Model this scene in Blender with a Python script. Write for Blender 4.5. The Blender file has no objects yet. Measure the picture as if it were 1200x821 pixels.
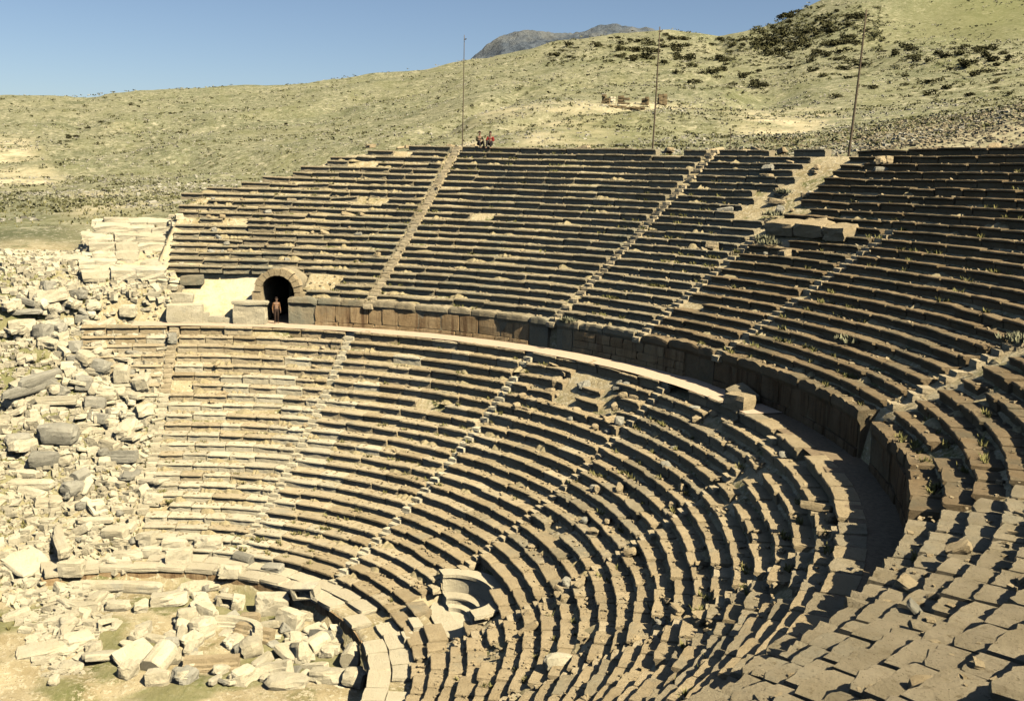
import bpy, math, random
import numpy as np
from mathutils import Vector, Matrix

random.seed(7); rng = np.random.default_rng(11)
sc = bpy.context.scene
COL = sc.collection
R_ = math.radians

# ------------------------------------------------------------------ camera
S = 1.2                                     # metres per survey unit
CAM = Vector((34.93513*S, 0.0, 16.69276*S))
F_PX, YAW, PITCH, ROLL = 1212.76, 2.713668, 0.1651786, 0.026704   # for a 1200 px wide frame
cy, sy, cp, sp = math.cos(YAW), math.sin(YAW), math.cos(PITCH), math.sin(PITCH)
FWD = Vector((cy*cp, sy*cp, -sp)); RGT0 = Vector((sy, -cy, 0)); UP0 = RGT0.cross(FWD)
c_, s_ = math.cos(ROLL), math.sin(ROLL)
RGT = c_*RGT0 + s_*UP0; UP = -s_*RGT0 + c_*UP0
cam = bpy.data.cameras.new('camera'); camo = bpy.data.objects.new('camera', cam); COL.objects.link(camo)
cam.sensor_width = 36; cam.lens = 36*F_PX/1200; cam.clip_start = 0.1; cam.clip_end = 12000
m = Matrix((RGT, UP, -FWD)).transposed().to_4x4(); m.translation = CAM
camo.matrix_world = m; sc.camera = camo

# ------------------------------------------------------------------ light
SUN_AZ, SUN_EL = 23.0, 46.5
w = bpy.data.worlds.new("World"); sc.world = w; w.use_nodes = True
nt = w.node_tree; bg = nt.nodes['Background']
sky = nt.nodes.new('ShaderNodeTexSky'); sky.sky_type = 'NISHITA'; sky.sun_disc = False
sky.sun_elevation = R_(SUN_EL); sky.sun_rotation = R_(90-SUN_AZ)
sky.air_density = .75; sky.dust_density = .7; sky.ozone_density = 1.2
nt.links.new(sky.outputs[0], bg.inputs[0]); bg.inputs[1].default_value = 0.05
sun = bpy.data.lights.new('sun', 'SUN'); sun.energy = 5.0; sun.angle = R_(0.5); sun.color = (1.0, 0.90, 0.70)
suno = bpy.data.objects.new('sun', sun); COL.objects.link(suno)
sd = Vector((math.cos(R_(SUN_AZ))*math.cos(R_(SUN_EL)), math.sin(R_(SUN_AZ))*math.cos(R_(SUN_EL)), math.sin(R_(SUN_EL))))
suno.rotation_euler = sd.to_track_quat('Z', 'Y').to_euler(); suno.location = (60, 40, 80)
vs = sc.view_settings
vs.view_transform = 'Standard'; vs.look = 'None'; vs.gamma = 1; vs.use_curve_mapping = False; vs.exposure = 1.05
sc.render.engine = 'CYCLES'
sc.cycles.max_bounces = 1; sc.cycles.diffuse_bounces = 0

# ------------------------------------------------------------------ object helpers
def link(o):
    COL.objects.link(o); return o
def tag(o, label=None, cat=None, group=None, kind=None):
    if label: o['label'] = label
    if cat: o['category'] = cat
    if group: o['group'] = group
    if kind: o['kind'] = kind
    return o
def thing(name, label, cat, loc=(0, 0, 0), group=None):
    o = link(bpy.data.objects.new(name, None)); o.location = loc; o.empty_display_size = .3
    return tag(o, label, cat, group, 'thing')
def mesh(name, verts, faces, mat, smooth=False):
    me = bpy.data.meshes.new(name)
    me.from_pydata([tuple(map(float, v)) for v in verts], [], faces)
    me.materials.append(mat)
    if smooth: me.shade_smooth()
    me.update(); return me
def npmesh(name, V, Fq, mat, smooth=False):
    """V (n,3), Fq (m,k) arrays -> mesh"""
    V = np.asarray(V, np.float32); Fq = np.asarray(Fq, np.int32)
    me = bpy.data.meshes.new(name); k = Fq.shape[1]
    me.vertices.add(len(V)); me.vertices.foreach_set('co', V.ravel())
    me.loops.add(Fq.size); me.loops.foreach_set('vertex_index', Fq.ravel())
    me.polygons.add(len(Fq))
    me.polygons.foreach_set('loop_start', np.arange(0, Fq.size, k, dtype=np.int32))
    me.polygons.foreach_set('use_smooth', np.full(len(Fq), smooth))
    me.materials.append(mat); me.update(calc_edges=True); me.validate(); return me
def obj(name, me, parent=None, loc=(0, 0, 0), rot=(0, 0, 0), scale=(1, 1, 1)):
    o = bpy.data.objects.new(name, me); COL.objects.link(o)
    o.location = loc; o.rotation_euler = rot; o.scale = scale
    if parent: o.parent = parent
    return o

# smooth value noise, vectorised
_perm = np.random.default_rng(3).random((256, 256))
def vnoise(x, y):
    x = np.asarray(x, float); y = np.asarray(y, float)
    xi = np.floor(x).astype(int); yi = np.floor(y).astype(int); fx = x-xi; fy = y-yi
    fx = fx*fx*(3-2*fx); fy = fy*fy*(3-2*fy)
    g = lambda a, b: _perm[a & 255, b & 255]
    return (g(xi, yi)*(1-fx)+g(xi+1, yi)*fx)*(1-fy)+(g(xi, yi+1)*(1-fx)+g(xi+1, yi+1)*fx)*fy*1.0
def fbm(x, y, o=4):
    s = 0; a = .5
    for i in range(o):
        s = s+a*(vnoise(x*2**i+17.3*i, y*2**i+5.1*i)-.5)*2; a *= .5
    return s
def sm(a, b, x):
    t = np.clip((np.asarray(x, float)-a)/(b-a), 0, 1); return t*t*(3-2*t)

# ------------------------------------------------------------------ materials
def nodes(name):
    m = bpy.data.materials.new(name); m.use_nodes = True
    n = m.node_tree.nodes; l = m.node_tree.links
    b = n['Principled BSDF']; b.inputs['Roughness'].default_value = .95
    b.inputs['Specular IOR Level'].default_value = .15
    return m, n, l, b
def nz(n, l, pos, scale, detail=4, rough=.6):
    t = n.new('ShaderNodeTexNoise'); t.inputs['Scale'].default_value = scale
    t.inputs['Detail'].default_value = detail; t.inputs['Roughness'].default_value = rough
    l.new(pos, t.inputs['Vector']); return t.outputs['Fac']
def ramp(n, l, fac, a, b_):
    r = n.new('ShaderNodeMapRange'); r.inputs[1].default_value = a; r.inputs[2].default_value = b_
    l.new(fac, r.inputs[0]); return r.outputs[0]
def mixc(n, l, fac, a, b_, mode='MIX'):
    x = n.new('ShaderNodeMix'); x.data_type = 'RGBA'; x.blend_type = mode
    if isinstance(fac, float): x.inputs[0].default_value = fac
    else: l.new(fac, x.inputs[0])
    for i, v in ((6, a), (7, b_)):
        if isinstance(v, tuple): x.inputs[i].default_value = (*v, 1)
        else: l.new(v, x.inputs[i])
    return x.outputs[2]
def bump(n, l, b, h, strength, dist):
    u = n.new('ShaderNodeBump'); u.inputs['Strength'].default_value = strength; u.inputs['Distance'].default_value = dist
    l.new(h, u.inputs['Height']); l.new(u.outputs[0], b.inputs['Normal'])
def stone(name, c1, c2, spot, lich=(.27, .27, .22), la=.56, lb=.7, var=.22, streak=None):
    m, n, l, b = nodes(name)
    g = n.new('ShaderNodeNewGeometry').outputs['Position']
    oi = n.new('ShaderNodeObjectInfo').outputs['Random']
    col = mixc(n, l, ramp(n, l, nz(n, l, g, .9), .35, .65), c1, c2)
    col = mixc(n, l, ramp(n, l, nz(n, l, g, .33, 6, .7), la, lb), col, lich)
    if streak:
        mp = n.new('ShaderNodeMapping'); mp.inputs['Scale'].default_value = (1.6, 1.6, .12); l.new(g, mp.inputs['Vector'])
        col = mixc(n, l, ramp(n, l, nz(n, l, mp.outputs[0], 1.3, 5, .7), .48, .66), col, streak)
    col = mixc(n, l, ramp(n, l, nz(n, l, g, 7, 5, .75), .56, .74), col, spot)
    col = mixc(n, l, ramp(n, l, nz(n, l, g, 26, 2, .8), .62, .72), col, tuple(x*.55 for x in spot))
    hv = n.new('ShaderNodeHueSaturation'); l.new(col, hv.inputs['Color'])
    l.new(ramp(n, l, oi, -1.0/var+ .0, 1.0/var), hv.inputs['Value']) if False else None
    mr = n.new('ShaderNodeMapRange'); mr.inputs[3].default_value = 1-var; mr.inputs[4].default_value = 1+var*.7
    l.new(oi, mr.inputs[0]); l.new(mr.outputs[0], hv.inputs['Value'])
    l.new(hv.outputs[0], b.inputs['Base Color'])
    bump(n, l, b, nz(n, l, g, 6, 10, .82), 1.0, .12)
    return m
M_SEAT = stone('weathered_limestone', (.44, .35, .21), (.375, .29, .165), (.20, .145, .07), lich=(.31, .27, .18), var=.14)
M_SEATUP = stone('grey_limestone', (.37, .31, .20), (.30, .245, .15), (.16, .12, .065), lich=(.25, .235, .165), la=.5, lb=.66, var=.12)
M_MID = stone('buff_limestone', (.53, .44, .28), (.46, .37, .225), (.27, .20, .105), lich=(.37, .33, .23), var=.1)
M_SEATDIM = stone('dimmed_limestone', (.265, .20, .115), (.21, .15, .08), (.12, .08, .038), lich=(.17, .14, .085), la=.5, lb=.64, var=.12)  # light falling off towards the right, put into a darker seat colour
M_SEATN = stone('near_limestone', (.36, .30, .195), (.28, .23, .14), (.16, .12, .06), lich=(.30, .265, .18), la=.52, lb=.66, var=.15)
M_FRESH = stone('pale_travertine', (.62, .555, .39), (.55, .48, .32), (.36, .295, .175), lich=(.40, .38, .30), la=.6, lb=.7, var=.14)
M_GREY = stone('grey_lichened_stone', (.37, .345, .265), (.30, .28, .215), (.19, .165, .11), lich=(.43, .385, .28), var=.2)
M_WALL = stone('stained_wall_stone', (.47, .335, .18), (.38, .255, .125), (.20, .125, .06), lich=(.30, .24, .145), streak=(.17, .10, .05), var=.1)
M_WALLSHADE = stone('shaded_wall_stone', (.24, .165, .09), (.18, .12, .06), (.11, .07, .032), lich=(.17, .125, .07), streak=(.085, .052, .025), var=.14)  # darker copy of the wall stone, the right walls' shade painted in
M_MARBLE = stone('pale_marble', (.58, .51, .35), (.53, .46, .31), (.40, .325, .20), lich=(.46, .41, .30), var=.08)

def ground_mat():
    m, n, l, b = nodes('dry_ground')
    g = n.new('ShaderNodeNewGeometry').outputs['Position']
    at = n.new('ShaderNodeVertexColor'); at.layer_name = 'zone'
    sep = n.new('ShaderNodeSeparateColor'); l.new(at.outputs['Color'], sep.inputs[0])
    # hillside grass
    big = nz(n, l, g, .012, 6, .65); mid = nz(n, l, g, .09, 6, .7); fine = nz(n, l, g, .75, 5, .75); tiny = nz(n, l, g, 4, 4, .8)
    hill = mixc(n, l, ramp(n, l, big, .38, .62), (.165, .172, .092), (.235, .222, .128))
    hill = mixc(n, l, ramp(n, l, mid, .55, .72), hill, (.36, .31, .175))
    hill = mixc(n, l, ramp(n, l, fine, .50, .66), hill, (.11, .11, .042))
    hill = mixc(n, l, ramp(n, l, nz(n, l, g, .28, 6, .8), .52, .60), hill, (.40, .36, .23))
    hill = mixc(n, l, ramp(n, l, nz(n, l, g, .4, 7, .85), .50, .56), hill, (.085, .085, .038))
    hill = mixc(n, l, ramp(n, l, nz(n, l, g, .045, 8, .8), .53, .60), hill, (.10, .105, .05))
    hill = mixc(n, l, ramp(n, l, nz(n, l, g, 1.6, 4, .8), .56, .62), hill, (.42, .39, .28))
    near = mixc(n, l, ramp(n, l, nz(n, l, g, .5, 6, .7), .42, .58), (.40, .33, .195), (.29, .23, .12))
    near = mixc(n, l, ramp(n, l, nz(n, l, g, .35, 5, .7), .53, .63), near, (.125, .125, .045))
    near = mixc(n, l, ramp(n, l, tiny, .5, .62), near, (.48, .415, .275))
    near = mixc(n, l, ramp(n, l, nz(n, l, g, 9, 3, .8), .58, .68), near, (.15, .115, .06))
    col = mixc(n, l, sep.outputs[2], hill, near)                       # B: inside the theatre
    pale = mixc(n, l, ramp(n, l, nz(n, l, g, 1.3, 6, .8), .45, .65), (.56, .48, .30), (.40, .325, .185))
    pf = n.new('ShaderNodeMath'); pf.operation = 'MULTIPLY_ADD'; l.new(mid, pf.inputs[0]); pf.inputs[1].default_value = 6; pf.inputs[2].default_value = -3.2
    ad = n.new('ShaderNodeMath'); ad.operation = 'ADD'; ad.use_clamp = True; l.new(sep.outputs[0], ad.inputs[0]); 
    mu = n.new('ShaderNodeMath'); mu.operation = 'MULTIPLY'; l.new(pf.outputs[0], mu.inputs[0]); l.new(sep.outputs[0], mu.inputs[1]); l.new(mu.outputs[0], ad.inputs[1])
    col = mixc(n, l, ad.outputs[0], col, pale)                          # R: bare pale soil
    col = mixc(n, l, sep.outputs[1], col, mixc(n, l, ramp(n, l, fine, .4, .65), (.115, .125, .042), (.19, .18, .078)))   # G: greener grass
    l.new(col, b.inputs['Base Color'])
    bump(n, l, b, tiny, .8, .12)
    return m
M_GROUND = ground_mat()
def plain(name, c, rough=.9, var=None):
    m, n, l, b = nodes(name); b.inputs['Roughness'].default_value = rough
    g = n.new('ShaderNodeNewGeometry').outputs['Position']
    c2 = var or tuple(x*.7 for x in c)
    l.new(mixc(n, l, ramp(n, l, nz(n, l, g, 8, 4, .7), .4, .65), c, c2), b.inputs['Base Color'])
    return m
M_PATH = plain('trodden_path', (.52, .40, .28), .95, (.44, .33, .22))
M_GRASS = plain('dry_grass', (.22, .19, .07), .9, (.12, .125, .04))
M_SHRUB = plain('shrub_leaf', (.075, .07, .028), .9, (.035, .035, .014))
M_SCRUB = plain('scrub_leaf', (.13, .125, .055), .9, (.075, .075, .032))
M_STRAW = plain('straw_grass', (.275, .262, .16), .9, (.20, .195, .11))
M_POLE = plain('weathered_pole', (.11, .085, .055))
M_PATHSHADE = plain('shaded_path', (.22, .165, .10), .95, (.15, .11, .065))  # shade of the right walkway put into a darker floor colour
M_DRIFT = plain('drifted_earth', (.34, .28, .165), .95, (.22, .18, .09))
M_RUIN = plain('dark_ruin_stone', (.20, .15, .08))  # darker tone for most of the hill ruins' stones
def mountain_mat():
    m, n, l, b = nodes('hazed_mountain_rock')
    g = n.new('ShaderNodeNewGeometry').outputs['Position']
    c = mixc(n, l, ramp(n, l, nz(n, l, g, .02, 7, .7), .42, .6), (.115, .135, .155), (.055, .07, .09))  # distance haze put into the blue-grey rock colours
    c = mixc(n, l, ramp(n, l, nz(n, l, g, .006, 5, .6), .5, .65), c, (.17, .175, .165))
    l.new(c, b.inputs['Base Color']); bump(n, l, b, nz(n, l, g, .05, 8, .75), 1.0, 14); return m
M_MOUNT = mountain_mat()

# ------------------------------------------------------------------ the survey of the theatre: row k -> radius, height (metres)
NL, NU = 23, 25
def row(k, up):
    if up:
        q = (k-1)/24.0
        return S*(25.3245+q*14.8141-.0321*q*(1-q)), S*(9.83717+q*8.82794-.52956*q*(1-q))
    q = (k-1)/22.0
    return S*(11.43597+q*12.33007+1.47646*q*(1-q)), S*(.300766+q*8.012808-2.04516*q*(1-q))
LOW = [row(k, 0) for k in range(1, NL+1)]; UPR = [row(k, 1) for k in range(1, NU+1)]
R_PIT, Z_PIT = 12.0, 0.0
Z_FLOOR = -1.55
Z_WALK = LOW[-1][1]-.03
R_WALL = UPR[0][0]
rp = [0, 11.9, 12.05, LOW[0][0]]; zp = [Z_FLOOR, Z_FLOOR, -.2, -.15]
for i in range(NL-1):
    rp.append(LOW[i+1][0]); zp.append(LOW[i][1]-.06)
rp += [R_WALL+.25]; zp += [Z_WALK-.15]
rp += [R_WALL+.6]; zp += [UPR[0][1]-.35]
for i in range(NU-1):
    rp.append(UPR[i+1][0]); zp.append(UPR[i][1]-.06)
rp += [UPR[-1][0]+3, 60]; zp += [UPR[-1][1]-.3, UPR[-1][1]-.5]
def cav(r): return np.interp(r, rp, zp)

def pix_dir(px, py):
    return (FWD+RGT*((px-600)/F_PX)-UP*((py-410.5)/F_PX)).normalized()
# hill control table: photo column x distance from the viewpoint -> picture height of the slope
HD = np.array([90, 140, 210, 300, 340, 450, 620, 850.])
HX = [0, 100, 200, 300, 400, 500, 560, 640, 720, 780, 840, 900, 940, 1000, 1100, 1200]
HY = np.array([[285, 250, 229, 217, 208, 178, 142, 110], [275, 245, 227, 216, 206, 174, 138, 111], [262, 240, 224, 213, 203, 168, 134, 106],
    [255, 232, 218, 205, 190, 160, 128, 98], [240, 220, 205, 190, 172, 145, 118, 91], [225, 205, 188, 165, 150, 128, 105, 79],
    [215, 195, 178, 148, 134, 112, 92, 66], [210, 190, 172, 134, 123, 104, 80, 49], [205, 188, 170, 130, 122, 102, 72, 34],
    [205, 186, 168, 130, 122, 102, 70, 32], [200, 184, 166, 136, 126, 104, 72, 40], [198, 180, 162, 140, 130, 104, 68, 28],
    [195, 176, 160, 140, 128, 98, 58, 3], [190, 168, 152, 134, 122, 88, 45, -25], [180, 150, 138, 122, 112, 80, 38, -30],
    [172, 120, 124, 112, 102, 72, 35, -35.]])
HAZ = []; HZ = []
for i, x in enumerate(HX):
    d0 = pix_dir(x, 120); HAZ.append(math.degrees(math.atan2(d0.y, d0.x)) % 360)
    zr = []
    for d, y in zip(HD, HY[i]):
        v = pix_dir(x, y); zr.append(CAM.z+d*v.z/math.hypot(v.x, v.y))
    HZ.append(zr+[zr[-1]-6, zr[-1]-60, -10])
HD2 = np.concatenate([HD, [1050, 1600, 2600]]); HAZ = np.array(HAZ); HZ = np.array(HZ)
o_ = np.argsort(HAZ); HAZ = HAZ[o_]; HZ = HZ[o_]
def hills(x, y):
    dx = x-CAM.x; dy = y-CAM.y
    d = np.hypot(dx, dy); az = np.degrees(np.arctan2(dy, dx)) % 360
    a = np.clip(az, HAZ[0], HAZ[-1]-1e-6)
    i = np.clip(np.searchsorted(HAZ, a, side='right')-1, 0, len(HAZ)-2)
    t = (a-HAZ[i])/(HAZ[i+1]-HAZ[i])
    j = np.clip(np.searchsorted(HD2, d, side='right')-1, 0, len(HD2)-2)
    u = np.clip((d-HD2[j])/(HD2[j+1]-HD2[j]), 0, 1)
    z = (HZ[i, j]*(1-u)+HZ[i, j+1]*u)*(1-t)+(HZ[i+1, j]*(1-u)+HZ[i+1, j+1]*u)*t
    off = np.minimum(np.abs(az-155), 360-np.abs(az-155))
    k = 1-sm(50, 110, off)
    z = z*k+6*(1-k)
    nzs = fbm(x/60, y/60, 5)*np.clip((d-120)/90, 0, 4)*1.0-np.maximum(0, .16-np.abs(fbm(x/95+4, y/95+8, 3)))*30*sm(180, 330, d)+fbm(x/9, y/9, 3)*.35
    return z+nzs*sm(90, 160, d)
def ztop(th): return np.interp(th, [141, 147, 152, 154.5, 159, 163.5, 165.5, 168.0], [22.0, 21.9, 21.3, 20.1, 19.05, 18.3, 17.6, 13.3])
def H(x, y):
    x = np.asarray(x, float); y = np.asarray(y, float)
    r = np.hypot(x, y); th = np.degrees(np.arctan2(y, x)) % 360
    z = cav(r)
    thl = np.where(th > 270, th-360, th)
    lump = fbm(x/2.3, y/2.3, 4)
    left = sm(169, 176, thl)
    z = np.where(r > 12.0, z-left*(.25+.5*sm(178, 186, thl))+left*lump*.8, z)
    z = z+lump*.10*(1-left)*np.where((r > 28.2) & (r < 31.2), .3, 1)
    z = np.where(r < 12.05, Z_FLOOR+.25+.45*sm(3, 10, r)*sm(95, 150, thl)*0.8+lump*.3, z)
    bank = sm(165.5, 168, thl)*(1-sm(173.5, 177.5, thl))*(1-sm(50, 56, r))
    z = np.where(r > 32, np.minimum(z, ztop(thl)+fbm(x/6, y/6, 3)*.35*left), z)
    z = z+bank*2.5*sm(34, 45, r)
    # parodos and stage side, and the slope behind the right end
    fall = np.where(x < 0, sm(-2.5, -14, y), sm(-5, -16, y))
    z = z*(1-fall)+(Z_FLOOR+.1)*fall
    fl2 = np.where(r < 31, fall, 0)
    out = sm(49.5, 85, r)
    out = np.where(thl > 164, sm(50, 76, r)*(1-sm(176, 182, thl))+sm(36, 70, r)*sm(176, 182, thl), out)
    out = np.where((y < -3), np.maximum(sm(-3, -40, y), out), out)
    z = z*(1-out)+hills(x, y)*out
    t = R_(85.3); rr = x*math.cos(t)+y*math.sin(t); tt = -x*math.sin(t)+y*math.cos(t)
    z = np.where((np.abs(tt) < 2.45) & (rr > 15.0) & (rr < 18.3), np.minimum(z, .2), z)
    z = np.where((thl > 154.2) & (thl < 165.6) & (r > 30.6) & (r < 34.0), z-.75, z)
    # vaulted passage
    t = R_(152.4); rr = x*math.cos(t)+y*math.sin(t); tt = -x*math.sin(t)+y*math.cos(t)
    z = np.where((np.abs(tt) < 1.3) & (rr > 28.6) & (rr < 37.5), Z_WALK-.12, z)
    return z

# ------------------------------------------------------------------ ground sheet
rr = np.concatenate([np.arange(0.6, 12.0, .6), [11.9, 12.1], np.arange(12.4, 50, .32), 50*1.0415**np.arange(0, 112)])
rr = np.unique(rr); thn = np.concatenate([np.arange(0, 140, 1.0), np.arange(140, 200, .3), np.arange(200, 360, 2.0)])
TH, RR = np.meshgrid(np.radians(thn), rr)
X = RR*np.cos(TH); Y = RR*np.sin(TH); Z = H(X, Y)
nr, na = RR.shape
V = np.stack([X, Y, Z], -1).reshape(-1, 3)
V = np.vstack([V, [[0, 0, Z_FLOOR+.25]]])
i, j = np.meshgrid(np.arange(nr-1), np.arange(na), indexing='ij'); j2 = (j+1) % na
Fq = np.stack([i*na+j, (i+1)*na+j, (i+1)*na+j2, i*na+j2], -1).reshape(-1, 4)
gm = npmesh('ground', V, Fq, M_GROUND, smooth=True)
zone = np.zeros((len(V), 4), np.float32); zone[:, 3] = 1
r = np.hypot(V[:, 0], V[:, 1]); th = np.degrees(np.arctan2(V[:, 1], V[:, 0])) % 360
dx = V[:, 0]-CAM.x; dy = V[:, 1]; dcam = np.hypot(dx, dy); az = np.degrees(np.arctan2(dy, dx)) % 360
pxs = 600+F_PX*np.tan(np.radians(np.clip(math.degrees(YAW)-az, -60, 60)))      # bearing as photo column
zone[:, 2] = 1-sm(52, 75, r)
zone[:, 2] *= np.where(th > 164, 1-sm(46, 60, r), 1)
bl = lambda x0, x1, d0, d1, f=.25: sm(x0-(x1-x0)*f, x0+(x1-x0)*f, pxs)*(1-sm(x1-(x1-x0)*f, x1+(x1-x0)*f, pxs))*sm(d0-(d1-d0)*f, d0+(d1-d0)*f, dcam)*(1-sm(d1-(d1-d0)*f, d1+(d1-d0)*f, dcam))
P = 1.0*sm(165.5, 167, th)*(1-sm(175.5, 178.0, th))*sm(32.5, 34, r)*(1-sm(48, 52, r))
P = np.maximum(P, .75*sm(168, 172, th)*(1-sm(200, 230, th))*sm(30.5, 32, r)*(1-sm(35, 38, r)))
P = np.maximum(P, .75*bl(470, 560, 205, 270)); P = np.maximum(P, .7*bl(560, 850, 318, 350, .35))
P = np.maximum(P, .6*bl(850, 960, 230, 330)); P = np.maximum(P, .8*bl(-60, 45, 430, 520)); P = np.maximum(P, .7*bl(-40, 70, 300, 380))
P = np.maximum(P, .45*bl(80, 200, 110, 230)); P = np.maximum(P, .5*bl(600, 700, 200, 300))
P = np.maximum(P, .35*sm(980, 1060, pxs)*(1-sm(140, 200, dcam))*(r > 49))
P = np.maximum(P, 1.3*sm(154, 154.6, th)*(1-sm(166, 167, th))*sm(30.3, 30.8, r)*(1-sm(34.2, 35, r)))
zone[:, 0] = np.clip(P, 0, 1)
G = .8*bl(-50, 70, 60, 82); G = np.maximum(G, .7*bl(1030, 1400, 560, 900)); G = np.maximum(G, .45*bl(650, 760, 210, 300))
G = np.maximum(G, .75*(r < 12)*sm(-.05, .15, fbm(V[:, 0]/2.2+7, V[:, 1]/2.2, 3)))
G = np.maximum(G, .35*sm(.02, .35, fbm(V[:, 0]/9+3, V[:, 1]/9, 3))*(1-zone[:, 2]))
zone[:, 1] = np.clip(G, 0, 1)
ca = gm.color_attributes.new('zone', 'FLOAT_COLOR', 'POINT'); ca.data.foreach_set('color', zone.ravel())
tag(obj('ground', gm), kind='structure')

# far mountain
def mountain():
    nx, ny = 300, 60
    px = np.linspace(470, 860, nx); sk_x = [470, 500, 545, 570, 590, 615, 632, 650, 670, 700, 720, 740, 760, 800, 860]
    sk_y = [132, 112, 77, 57, 44, 39, 41, 42, 43, 35, 32, 34, 37, 50, 85]
    ys = np.interp(px, sk_x, sk_y)
    V = []
    for a in range(nx):
        for b in range(ny):
            d = 2150+b*15
            f = 1-(1-b/(ny-1))**1.6
            v = pix_dir(px[a], ys[a]); top = CAM.z+(2150+15*ny)*v.z/math.hypot(v.x, v.y)
            h = Vector((v.x, v.y, 0)).normalized()
            p = Vector((CAM.x, CAM.y, 0))+h*d
            z = -20+(top+20)*f + (1-f*.85)*f*150*(.22-abs(float(fbm(p.x/150, p.y/150, 5)))*1.6) + 7*float(fbm(p.x/30, p.y/30, 4))
            V.append((p.x, p.y, z))
    Fq = [[a*ny+b, (a+1)*ny+b, (a+1)*ny+b+1, a*ny+b+1] for a in range(nx-1) for b in range(ny-1)]
    n0 = len(V)                                        # back face down to the ground
    for a in range(nx):
        v = V[a*ny+ny-1]; V.append((v[0]*1.1-CAM.x*.1, v[1]*1.1, -40))
    Fq += [[a*ny+ny-1, (a+1)*ny+ny-1, n0+a+1, n0+a] for a in range(nx-1)]
    tag(obj('mountain', npmesh('mountain', V, Fq, M_MOUNT)), kind='structure')
mountain()

# ------------------------------------------------------------------ rays on the built surface (where a thing in the photo stands)
def surf(x, y):
    return H(x, y)
def hit(px, py, lift=0.0, dmin=6, dmax=1500):
    v = pix_dir(px, py)
    t = dmin*1.0
    ts = np.concatenate([np.arange(dmin, 120, .08), np.arange(120, dmax, 1.0)])
    xs = CAM.x+ts*v.x; ysn = CAM.y+ts*v.y; zs = CAM.z+ts*v.z
    b = np.nonzero(zs < H(xs, ysn)+lift)[0]
    k = b[0] if len(b) else len(ts)-1
    return Vector((float(xs[k]), float(ysn[k]), float(H(xs[k:k+1], ysn[k:k+1])[0]))), float(ts[k])
def at_z(px, py, z):
    v = pix_dir(px, py); t = (z-CAM.z)/v.z; return CAM+v*t

# ------------------------------------------------------------------ seat blocks
def seat_variant(i, deep=.80, thick=.50, rough=1.0, rec=.13):
    """one seat: tread slab with overhanging nosing and a hollowed riser, worn along the front"""
    r = random.Random(100+i); st = 7 if rough == 1 else 9
    prof = [(0.012, -.03), (.01, -.10), (rec, -.11-rec*.4), (rec+.02, -thick), (deep, -thick), (deep, 0), (.035, 0)]
    V = []
    worn = r.random(); jl = 0.0
    for s in range(st):
        x = -.5+s/(st-1); e = 1.0 if s in (0, st-1) else 0
        jl = jl*.72+r.uniform(-.02, .022); jf = (jl+.5*r.uniform(-.012, .016)+e*r.uniform(0, .06)*worn*1.3)*rough
        jz = r.uniform(-.018, .012)-e*r.uniform(0, .04)
        xx = x+(r.uniform(0, .03)*(-1 if s else 1)*(rough > 1) if e else r.uniform(-.25, .25)/st)
        if rough > 1: jz *= 1.6
        for p, (y, z) in enumerate(prof):
            yy, zz = y, z
            if p in (0, 1, 6): yy += jf
            if p in (0, 6): zz += jz
            if p == 5: zz += r.uniform(-.02, .015)
            if p == 2: yy += r.uniform(-.02, .03)
            V.append((xx*(1-.012), yy, zz))
    n = len(prof); F = []
    for s in range(st-1):
        for p in range(n):
            q = (p+1) % n
            F.append((s*n+p, s*n+q, (s+1)*n+q, (s+1)*n+p))
    F.append(tuple(range(n-1, -1, -1))); F.append(tuple((st-1)*n+p for p in range(n)))
    return V, F
SV = {}
for nm, mat in (('low', M_SEAT), ('up', M_SEATUP), ('pale', M_FRESH), ('dark', M_SEATDIM), ('near', M_SEATN), ('mid', M_MID)):
    SV[nm] = [mesh('seat_block', *seat_variant(i, rec={'pale': .07, 'mid': .10}.get(nm, .13)), mat) for i in range(12)]
SV['rough'] = [mesh('seat_block', *seat_variant(i, rough=1.7), M_SEATN) for i in range(14)]
def polar(r, th, z): return (r*math.cos(R_(th)), r*math.sin(R_(th)), z)

def kmax_left(th):                      # broken left edge of the upper seating
    return float(np.interp(th, [141, 147, 152, 154.5, 159, 166.5], [25, 24.9, 23.4, 20.8, 18.4, 16.6]))
def skip_up(k, th):
    if th > 141 and k > kmax_left(th)+rng.uniform(-.5, .5): return True
    edge = 165.6-(.35*(6-k) if k < 6 else 0)
    if th > edge+rng.uniform(-.7, .9): return True
    if k <= 4.3 and 152.0 < th < 166: return True                      # arch and its bare flank
    if k <= 4 and abs(th-152.4) < 2.9: return True
    # collapsed strip along the stair to the rim
    c = np.interp(k, [11, 15, 18, 21, 25], [103, 102.5, 104.5, 103.5, 104]); wd = np.interp(k, [11, 14, 17, 21, 25], [.6, 1.5, 2.8, 2.2, 1.1])
    if k > 11 and abs(th-c) < wd*rng.uniform(.7, 1.1): return True
    if k == 14 and 93 < th < 102: return True
    if th < 15.5 and 8 <= k <= 9: return True
    return False
def bare(k, th, up):                    # where no seat is left, so nothing can lie on one
    if up: return (k <= 5 and 149.3 < th < 167) or (k > 11 and abs(th-103.5) < 3.2) or th > 164.5 or k > kmax_left(th)-1 or (k in (13, 14) and 93 < th < 102)
    return th > 163.5 or (k <= 7 and abs(th-85.5) < 10) or (k > 19 and 98 < th < 111)
def dmg_up(k, th):
    d = .06
    if th > 138: d = .22
    if th < 60: d = .22
    if 93 < th < 110 and k > 10: d = .3
    if th < 41: d = .09
    return d
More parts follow.
